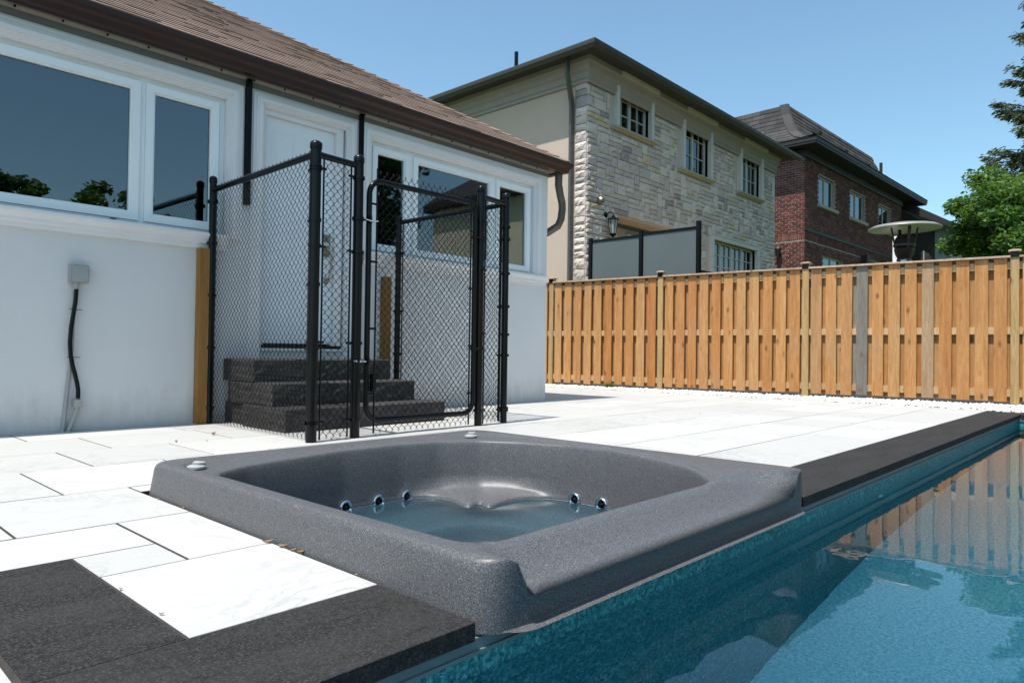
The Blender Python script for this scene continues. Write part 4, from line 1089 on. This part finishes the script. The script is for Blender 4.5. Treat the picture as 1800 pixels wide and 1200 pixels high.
# ------------------------------------------------------------------ brick house
BX, BY, BXR = 25.45, 9.32, 36.8
bh = thing('brick_house', (BX, BY, 0), 'dark red brick house with charcoal flared mansard roof right of the stone house', 'house', None, R(-1.8))
bw = [(26.75, 28.35, 6.25, 7.35), (30.05, 31.75, 6.25, 7.35), (33.6, 35.2, 6.25, 7.35), (27.2, 29.2, 3.2, 4.4)]
b = MB(); wall_with_holes(b, BX+.01, BXR, -.1, 8.3, bw, BY+.012, .3)
b.quad((BX+.012, BY+.01, -.1), (BX+.012, BY+14, -.1), (BX+.012, BY+14, 8.3), (BX+.012, BY+.01, 8.3)); b.quad((BXR, BY, -.1), (BXR, BY+14, -.1), (BXR, BY+14, 8.3), (BXR, BY, 8.3))
bwall = b.build('wall', 'bmortar', bh)
b = MB(); bwid, bht = .235, .086; z = 2.6; rk = 0
def bk(b, x0, x1, z0, z1, side):
    j = rng.uniform(.0, .008)
    if side: b.box(BX-.0-j, BX+.02, x0, x1, z0, z1)
    else: b.box(x0, x1, BY-j, BY+.02, z0, z1)
while z < 8.0:
    off = (rk % 2)*bwid/2
    soldier = 4.9 < z < 4.9+bht
    for side, u0, u1 in ((True, BY, BY+4.2), (False, BX, BXR)):
        if 4.78 < z+bht/2 < 5.05:
            continue
        x = u0-off
        while x < u1:
            a, c = max(x, u0), min(x+bwid-.02, u1)
            if c-a > .03 and not (not side and any(c > h[0]-.0 and a < h[1]+.0 and z+bht > h[2]-.12 and z < h[3] for h in bw)): bk(b, a, c, z, z+bht-.021, side)
            x += bwid
    z += bht; rk += 1
for side, u0, u1 in ((True, BY, BY+4.2), (False, BX, BXR)):
    x = u0
    while x < u1-.06: bk(b, x, x+.062, 4.80, 5.03, side); x += .075
tag(b.build('brickwork', 'brick', bwall), kind='stuff')
for h in bw:
    x0, x1, z0, z1 = h; yf = BY+.10
    b = MB(); b.box(x0, x1, yf, yf+.05, z0, z0+.06); b.box(x0, x1, yf, yf+.05, z1-.06, z1); b.box(x0, x0+.06, yf, yf+.05, z0+.06, z1-.06); b.box(x1-.06, x1, yf, yf+.05, z0+.06, z1-.06); xm = (x0+x1)/2; b.box(xm-.04, xm+.04, yf, yf+.05, z0+.06, z1-.06)
    fr = b.build('window', 'frame', bh)
    b = MB(); b.quad((x0+.06, yf+.03, z0+.06), (x1-.06, yf+.03, z0+.06), (x1-.06, yf+.03, z1-.06), (x0+.06, yf+.03, z1-.06)); b.build('pane', 'far_glass', fr)
    b = MB()
    for k in range(6):
        xc = x0+.08+(x1-x0-.2)*(k/6); b.box(xc, xc+.10, yf+.14, yf+.17, z0+.05, z1-.05)
    b.build('curtain', 'frame', fr); b = MB(); b.box(x0, x1, BY+.30, BY+.35, z0, z1); b.build('dark_room', 'dark', bh)
    b = MB(); b.prism([(BY+.08, z0-.002), (BY-.10, z0-.002), (BY-.10, z0-.12), (BY+.08, z0-.12)][::-1], 'x', x0-.15, x1+.15); b.build('window_sill', 'sill', bh)
b = MB(); b.prism([(BY-.0, 5.1), (BY-.04, 5.1), (BY-.04, 5.2), (BY-.0, 5.2)][::-1], 'x', BX, BXR); 
for (x, z) in ((31.5, 4.6), (34.0, 4.6)):
    b.rbox((x, BY-.12, z), (1, 0, 0), (0, 1, 0), (0, 0, 1), .16, .12, .25)
b.build('vent_hood', 'roofdark', bh)
o = thing('wall_lantern', (BX-.1, BY+.9, 4.3), 'slim dark sconce on the sunlit red brick side wall', 'lantern')
b = MB(); b.lathe([(0, 4.62), (.05, 4.60), (.11, 4.52), (.12, 4.50), (.06, 4.2), (.02, 4.02), (0, 4.0)], (BX-.12, BY+.9, 0), (0, 0, 1), 8); b.box(BX-.06, BX-.012, BY+.86, BY+.94, 4.35, 4.6); b.build('body', 'roofdark', o); _l = Vector(o.location); o.location = (_l.x*9.82/9.32-.02, _l.y*9.82/9.32, CAM_H+(_l.z-CAM_H)*9.82/9.32); o.scale = (1.054,)*3
# flared mansard roof
EZ = 8.24
prof = [(0, 0), (.38, .08), (.74, .26), (1.05, .54), (1.28, .90), (1.48, 1.35), (1.62, 1.80)]
x0, x1, y0, y1 = BX-.66, BXR+1.9, BY-.66, BY+14
b = MB(); n = len(prof)
for (d, z) in prof: b.v += [(x0+d*.85, y1, EZ+z), (x0+d*.85, y0+d, EZ+z), (x1-d*1.9, y0+d, EZ+z), (x1-d*1.9, y1, EZ+z)]
for i in range(n-1):
    for k in range(3): b.f.append((i*4+k, i*4+k+1, i*4+5+k, i*4+4+k))
e = (n-1)*4; b.f.append((e, e+1, e+2, e+3)); brf = b.build('roof', 'dark_shingle', bh)
b = MB(); L_ = x1-x0
def pr(t):
    t = max(0, min(n-1.001, t*(n-1))); i = int(t); f_ = t-i; return (prof[i][0]*(1-f_)+prof[i+1][0]*f_, prof[i][1]*(1-f_)+prof[i+1][1]*f_)
NC = 15
for c in range(NC):
    d0, z0_ = pr(c/NC); d1, z1_ = pr((c+1.2)/NC); 
    nv = Vector((0, -(z1_-z0_), d1-d0)).normalized()*.022
    x = x0+d0*.85+rng.uniform(0, .3)
    while x < x1-d0*1.9-.3:
        wdt = rng.uniform(.28, .5); x2 = min(x+wdt, x1-d0*1.9)
        b.add([(x, y0+d0+nv.y, EZ+z0_+nv.z), (x2-.01, y0+d0+nv.y, EZ+z0_+nv.z), (x2-.01, y0+d1, EZ+z1_+.006), (x, y0+d1, EZ+z1_+.006), (x, y0+d0, EZ+z0_), (x2-.01, y0+d0, EZ+z0_)], [(0, 1, 2, 3), (4, 5, 1, 0)]); x = x2
    nv = Vector((-(z1_-z0_), 0, d1-d0)).normalized()*.022
    y = y0+d0+rng.uniform(0, .3)
    while y < y0+8:
        y2 = y+rng.uniform(.28, .5)
        b.add([(x0+d0*.85+nv.x, y, EZ+z0_+nv.z), (x0+d0*.85+nv.x, y2-.01, EZ+z0_+nv.z), (x0+d1*.85, y2-.01, EZ+z1_+.006), (x0+d1*.85, y, EZ+z1_+.006), (x0+d0*.85, y, EZ+z0_), (x0+d0*.85, y2-.01, EZ+z0_)], [(0, 3, 2, 1), (4, 0, 1, 5)]); y = y2
tag(b.build('shingles', 'dark_shingle', brf), kind='stuff')
KS = 9.82/9.32
bh.scale = (KS,)*3; bh.location = (BX*KS, BY*KS, CAM_H*(1-KS))
b = MB()                                                  # hip flashing band
for i in range(n-1):
    (d0, z0_), (d1, z1_) = prof[i], prof[i+1]
    for s_ in (0,):
        a = Vector((x0+d0*.85, y0+d0, EZ+z0_+.05)); c = Vector((x0+d1*.85, y0+d1, EZ+z1_+.05))
        b.add([a+Vector((-.02, .30, 0)), a, c, c+Vector((-.02, .30, 0)), a+Vector((.12, -.02, 0)), c+Vector((.12, -.02, 0))], [(0, 1, 2, 3), (1, 4, 5, 2)])
b.build('hip_cap', 'dark_shingle', brf)
b = MB(); b.box(x0+.02, x1-.05, y0+.02, y1, EZ-.14, EZ-.005); b.build('fascia', 'roofdark', bh)
b = MB(); b.box(x0+.04, x1-.08, y0+.04, y1, EZ-.22, EZ-.145); b.box(BX-.06, BXR+.05, BY-.06, BY+13, 7.75, 8.015); b.build('soffit', 'roofdark', bh)
for (x, t) in ((28.0, .72), (30.6, .66), (33.2, .62), (35.2, .56)):
    d, z = pr(t); b = MB(); b.rbox((x, y0+d-.10, EZ+z+.08), (1, 0, 0), (0, 1, .6), (0, -.6, 1), .15, .18, .07); b.build('roof_vent', 'roofdark', brf)
b = MB(); b.tube([(35.6, y0+1.2, EZ+.6), (35.6, y0+1.2, EZ+1.45)], .07, 10); b.build('vent_pipe', 'roofdark', brf, True)
b = MB(); b.rbox((x0+.8, y0+4.1, EZ+1.2), (.3, 0, 1), (0, 1, 0), (-1, 0, .3), .28, .32, .05); b.build('skylight', 'frame', brf)

# third house
TX = 40.6
h3 = thing('pale_house', (TX, 8.5, 0), 'low pale house with black overhanging roof and dark glazed bay beyond the brick house', 'house')
b = MB(); b.box(TX, TX+9, 7.72, 16, 0, 7.0); b.build('wall', 'paleblue', h3)
b = MB(); b.box(TX-.6, TX-.002, 8.35, 10.4, 0, 7.4); b.build('bay', 'roofdark', h3)
for k in range(3):
    b = MB(); b.box(TX-.64, TX-.602, 8.45+k*.62, 8.95+k*.62, 2.6, 6.0); fr = b.build('window', 'dark', h3)
    b = MB()
    for z in (3.3, 4.0, 4.7, 5.4): b.box(TX-.66, TX-.641, 8.45+k*.62, 8.95+k*.62, z, z+.035)
    b.box(TX-.67, TX-.661, 8.68+k*.62, 8.72+k*.62, 2.6, 6.0); b.build('muntins', 'frame', fr)
b = MB(); b.prism([(6.6, 6.55), (6.62, 6.75), (9.6, 8.62), (13.5, 8.7), (13.5, 8.2), (9.5, 8.05)], 'x', TX-1.3, TX+9); b.build('roof', 'roofdark', h3)
b = MB(); b.box(TX-.05, TX-.003, 9.9, 10.4, 7.45, 7.9); b.build('gable_window', 'frame', h3)

# patio heater behind the fence
hc = (12.26, 2.94)
ph = thing('patio_heater', (hc[0], hc[1], 0), 'mushroom patio heater with round aluminium hood behind the cedar fence', 'patio heater')
b = MB(); b.lathe([(.0, 2.70), (.12, 2.695), (.30, 2.675), (.46, 2.645), (.515, 2.615), (.52, 2.600), (.512, 2.600)], (hc[0], hc[1], 0), (0, 0, 1), 40); b.build('hood', 'reflector', ph, True)
b = MB(); b.lathe([(.512, 2.604), (.46, 2.632), (.30, 2.660), (.12, 2.680), (0, 2.684)], (hc[0], hc[1], 0), (0, 0, 1), 40); b.build('reflector', 'reflector', ph, True)
b = MB(); b.lathe([(0, 2.30), (.13, 2.30), (.16, 2.33), (.16, 2.36), (.15, 2.37), (.13, 2.46), (.10, 2.50), (0, 2.51)], (hc[0], hc[1], 0), (0, 0, 1), 20); b.lathe([(.15, 2.29), (.13, 2.20), (.09, 2.12), (.05, 2.10)], (hc[0], hc[1], 0), (0, 0, 1), 20)
for k in range(4):
    a = k*math.pi/2+.6; b.rbox((hc[0]+.165*math.cos(a), hc[1]+.165*math.sin(a), 2.46), (-math.sin(a), math.cos(a), 0), (math.cos(a), math.sin(a), 0), (.18*math.cos(a), .18*math.sin(a), 1), .022, .006, .17)
b.build('burner', 'bronze', ph, True)
b = MB(); b.tube([(hc[0], hc[1], .6), (hc[0], hc[1], 2.12)], .032, 12); b.box(hc[0]-.09, hc[0]+.09, hc[1]-.09, hc[1]+.09, 1.98, 2.13); b.build('pole', 'bronze', ph)
b = MB(); b.box(hc[0]-.094, hc[0]-.0905, hc[1]-.05, hc[1]+.03, 2.08, 2.11); b.build('data_plate', 'white', ph)
b = MB(); b.lathe([(.26, 0), (.26, .05), (.20, .12), (.18, .75), (0, .8)], (hc[0], hc[1], 0), (0, 0, 1), 24); b.build('base', 'bronze', ph, True)
b = MB(); b.box(13.25, 13.34, 3.26, 3.36, 0, 2.66); o = b.build('white_post', 'white', origin=(13.3, 3.3, 0)); tag(o, 'square white post directly behind the patio heater pole', 'post')

# ------------------------------------------------------------------ trees
def crown(n, cen, rad, leaf, clumps, seed, flat=.0, lo=-1.0):
    rs_ = np.random.RandomState(seed)
    u = rs_.normal(size=(clumps, 3)); u /= np.linalg.norm(u, axis=1)[:, None]
    u = u[u[:, 2] > lo]; cl = np.array(cen)+u*np.array(rad)*rs_.uniform(.35, 1.0, (len(u), 1))
    cr2 = rs_.uniform(.18, .38, len(u))*min(rad)
    k = rs_.randint(0, len(cl), n); d = rs_.normal(size=(n, 3)); d /= np.linalg.norm(d, axis=1)[:, None]
    P = cl[k]+d*(cr2[k]*rs_.uniform(.3, 1.05, n))[:, None]*np.array([1.15, 1.15, .7])
    a = rs_.normal(size=(n, 3)); a[:, 2] *= .5; a /= np.linalg.norm(a, axis=1)[:, None]; b_ = rs_.normal(size=(n, 3)); b_ = b_-a*(a*b_).sum(1)[:, None]; b_ /= np.linalg.norm(b_, axis=1)[:, None]
    s_ = (leaf*rs_.uniform(.6, 1.3, n))[:, None]
    V = np.stack([P-a*s_, P+b_*s_*.45, P+a*s_, P-b_*s_*.45], 1).reshape(-1, 3); return V, cl
def quads(V, name, m, parent, origin):
    n = len(V)//4; me = bpy.data.meshes.new(name); me.vertices.add(len(V)); me.vertices.foreach_set('co', (V-np.array(origin)).ravel())
    me.loops.add(len(V)); me.loops.foreach_set('vertex_index', np.arange(len(V), dtype=np.int32)); me.polygons.add(n); me.polygons.foreach_set('loop_start', np.arange(0, len(V), 4, dtype=np.int32))
    me.materials.append(M[m]); me.update(calc_edges=True); me.validate()
    o = bpy.data.objects.new(name, me); col.objects.link(o); o.parent = parent; return o
def tree(name, base, h, cen, rad, n, leaf, m, label, seed, clumps=60, cat='tree', group=None):
    t = thing(name, base, label, cat, group)
    V, cl = crown(n, cen, rad, leaf, clumps, seed); quads(V, 'crown', m, t, base)
    b = MB(); bs = Vector(base); top = Vector(cen)
    b.tube([bs, bs.lerp(top, .5)+Vector((.1, .05, 0)), top], [h*.035, h*.025, h*.012], 10)
    for c in cl[::3]: b.tube([bs.lerp(top, .55), (bs.lerp(top, .8)+Vector(c))/2, Vector(c)], [h*.012, h*.007, h*.003], 6, False)
    b.build('trunk', 'bark', t, True); return t
tree('deciduous_tree', (22.2, 2.7, 0), 6, (22.2, 2.62, 3.75), (2.3, 1.6, 1.95), 52000, .068, 'leafA', 'bright green leafy tree behind the right end of the cedar fence', 3, 70)
tree('deciduous_tree', (25.5, 3.3, 0), 5, (25.5, 3.25, 3.0), (2.0, 1.5, 1.6), 16000, .10, 'leafA', 'lower green tree peeping behind the patio heater, left of the bright tree', 5, 40)
def spruce(base, h, r, seed, label, m='needle', dens=1.0):
    rs_ = np.random.RandomState(seed); t = thing('spruce_tree', base, label, 'tree')
    b = MB(); bs = Vector(base); b.tube([bs, bs+Vector((0, 0, h))], [h*.018, .02], 10); br = MB(); P = []; D = []
    z = h*.12
    while z < h*.98:
        nb = 7; rad_ = r*(1-z/h)**.75+.15
        for k in range(nb):
            a = rs_.uniform(0, 6.28); L_ = rad_*rs_.uniform(.65, 1.15); tip = Vector((math.cos(a)*L_, math.sin(a)*L_, -L_*.18+.0)); st_ = bs+Vector((0, 0, z))
            mid = st_+tip*.55+Vector((0, 0, -L_*.10)); end = st_+tip+Vector((0, 0, L_*.10))
            b.tube([st_, mid, end], [.035, .02, .006], 5, False)
            m_ = int(26*L_*dens)
            for _ in range(m_):
                tt = rs_.uniform(.15, 1); c = st_.lerp(mid, tt*2) if tt < .5 else mid.lerp(end, tt*2-1)
                sd = Vector((-math.sin(a), math.cos(a), 0)); sw = rs_.uniform(-1, 1)*(.30*L_*(1.05-tt)+.06)
                q = c+sd*sw+Vector((0, 0, -abs(sw)*.35-rs_.uniform(0, .10))); P += [q]*9; D += [sd*math.copysign(1, sw)*.5+Vector((math.cos(a), math.sin(a), -.35))]*9
        z += .20
    P = np.array([tuple(p) for p in P])+rs_.normal(size=(len(P), 3))*.045; D = np.array([tuple(d) for d in D])+rs_.normal(size=(len(D), 3))*.35; D /= np.linalg.norm(D, axis=1)[:, None]
    q = rs_.normal(size=P.shape); q -= D*(q*D).sum(1)[:, None]; q /= np.linalg.norm(q, axis=1)[:, None]; s_ = rs_.uniform(.05, .10, (len(P), 1))
    V = np.stack([P-D*s_, P+q*s_*.28, P+D*s_, P-q*s_*.28], 1).reshape(-1, 3); quads(V, 'crown', m, t, base)
    b.build('trunk', 'bark', t, True); return t
spruce((28.6, 1.95, 0), 17.5, 3.3, 4, 'tall dark spruce at the right edge above the leafy tree')
# trees across the garden, seen only in the glass and the water
tg = 'trees across the garden mirrored in the windows'
for i, (x, y, r_, h_, ds) in enumerate(((3.0, -26, 2.6, 7.2, 'low rounded tree mirrored at the left end of the wide window'), (7.2, -25, 1.8, 8.3, 'thin tree mirrored in the wide window, left of the darkest one'), (10.4, -24, 1.9, 8.6, 'darkest tree mirrored in the wide window, just left of its mullion'),
        (19, -19, 5.0, 16, 'large dark tree mirrored in the first pane of the right window'), (32, -5, 5.4, 20, 'large dark tree mirrored in the last pane of the right window'), (31, -14, 6.0, 20, 'large dark tree mirrored in the middle pane of the right window'))):
    tree('garden_tree', (x, y, 0), h_, (x, y, h_*.62), (r_, r_, h_*.38), 9000 if h_ < 12 else 22000, .16 if h_ < 12 else .24, 'leafB', ds, 20+i, 40, 'tree', tg)
bgh = thing('beige_house', (25, -8.4, 0), 'sunlit beige stucco house across the garden, mirrored in the right window behind the gate', 'house')
b = MB(); b.box(20, 29, -12.2, -4.6, 0, 6.65); b.build('wall', 'tan', bgh)
b = MB(); b.add([(19.6, -12.6, 6.66), (29.4, -12.6, 6.66), (29.4, -4.2, 6.66), (19.6, -4.2, 6.66), (19.6, -12.6, 6.9), (29.4, -12.6, 6.9), (29.4, -4.2, 6.9), (19.6, -4.2, 6.9), (23, -9.5, 9.6), (26, -9.5, 9.6), (26, -7.3, 9.6), (23, -7.3, 9.6)],
    [(3, 2, 1, 0), (0, 1, 5, 4), (1, 2, 6, 5), (2, 3, 7, 6), (3, 0, 4, 7), (4, 5, 9, 8), (5, 6, 10, 9), (6, 7, 11, 10), (7, 4, 8, 11), (8, 9, 10, 11)]); b.build('roof', 'roofdark', bgh)
# ------------------------------------------------------------------ dry leaves
lf_pts = [(2.08, 4.61, .10), (1.035, 1.923, .055), (1.043, 1.853, .05), (1.046, 1.80, .03), (1.05, 1.765, .04), (.60, 1.561, .02), (.595, 1.79, .02), (1.04, 2.76, .025), (1.045, 2.541, .025), (1.045, 1.49, .02), (1.75, 4.385, .05), (1.9, 4.30, .03), (2.5, 3.86, .05), (2.6, 3.84, .05), (6.3, 3.3, .03)]
desc = ['curled brown leaf on the white tiles left of the chain link', 'largest curled leaf against the tub side', 'second curled leaf against the tub side, by the largest', 'reddish leaf bit in the gap along the tub side', 'upright leaf at the front of the leaf row by the tub side',
        'tiny red leaf bit on the dark slab edge, the lower one', 'tiny red leaf bit on the dark slab edge, the upper one', 'leaf bit by the rear corner of the tub', 'pink leaf bit where a tile joint meets the tub', 'leaf bit beside the tub above the dark stone corner', 'dark leaf lying in the tile joint near the house', 'small leaf lying on the tile joint behind the tub', 'reddish leaf at the foot of the front left chain link post', 'second reddish leaf by the front left chain link post', 'tiny leaf bit alone on the white tiles towards the cedar fence']
for (x, y, s_), ds in zip(lf_pts, desc):
    b = MB(); s_ *= .30; a = rng.uniform(0, 6.28); up_ = rng.uniform(.3, .9)
    n_ = 5; L = []
    for i in range(n_+1):
        t = i/n_; w_ = math.sin(t*math.pi)**.7*.4*s_+.0005; zz = s_*up_*(4*(t-.5)**2)
        L.append([(t-.5)*2*s_, w_, zz])
    for p in L: b.v += [(p[0], -p[1], p[2]+p[1]*.8), (p[0], 0, p[2]), (p[0], p[1], p[2]+p[1]*.8)]
    for i in range(n_):
        for k in range(2): b.f.append((i*3+k, i*3+k+1, i*3+4+k, i*3+3+k))
    o = b.build('dry_leaf', 'dryleaf'); o.location = (x, y, .0035); o.rotation_euler = (0, 0, a); tag(o, ds, 'leaf', 'dry leaves on the patio')

# caustics through still water
for o in (water, tubwater):
    o.cycles.is_caustics_caster = True
for o in [lf, lw, basin]+[c for c in pool.children if c.name.startswith('pool_step')]:
    o.cycles.is_caustics_receiver = True
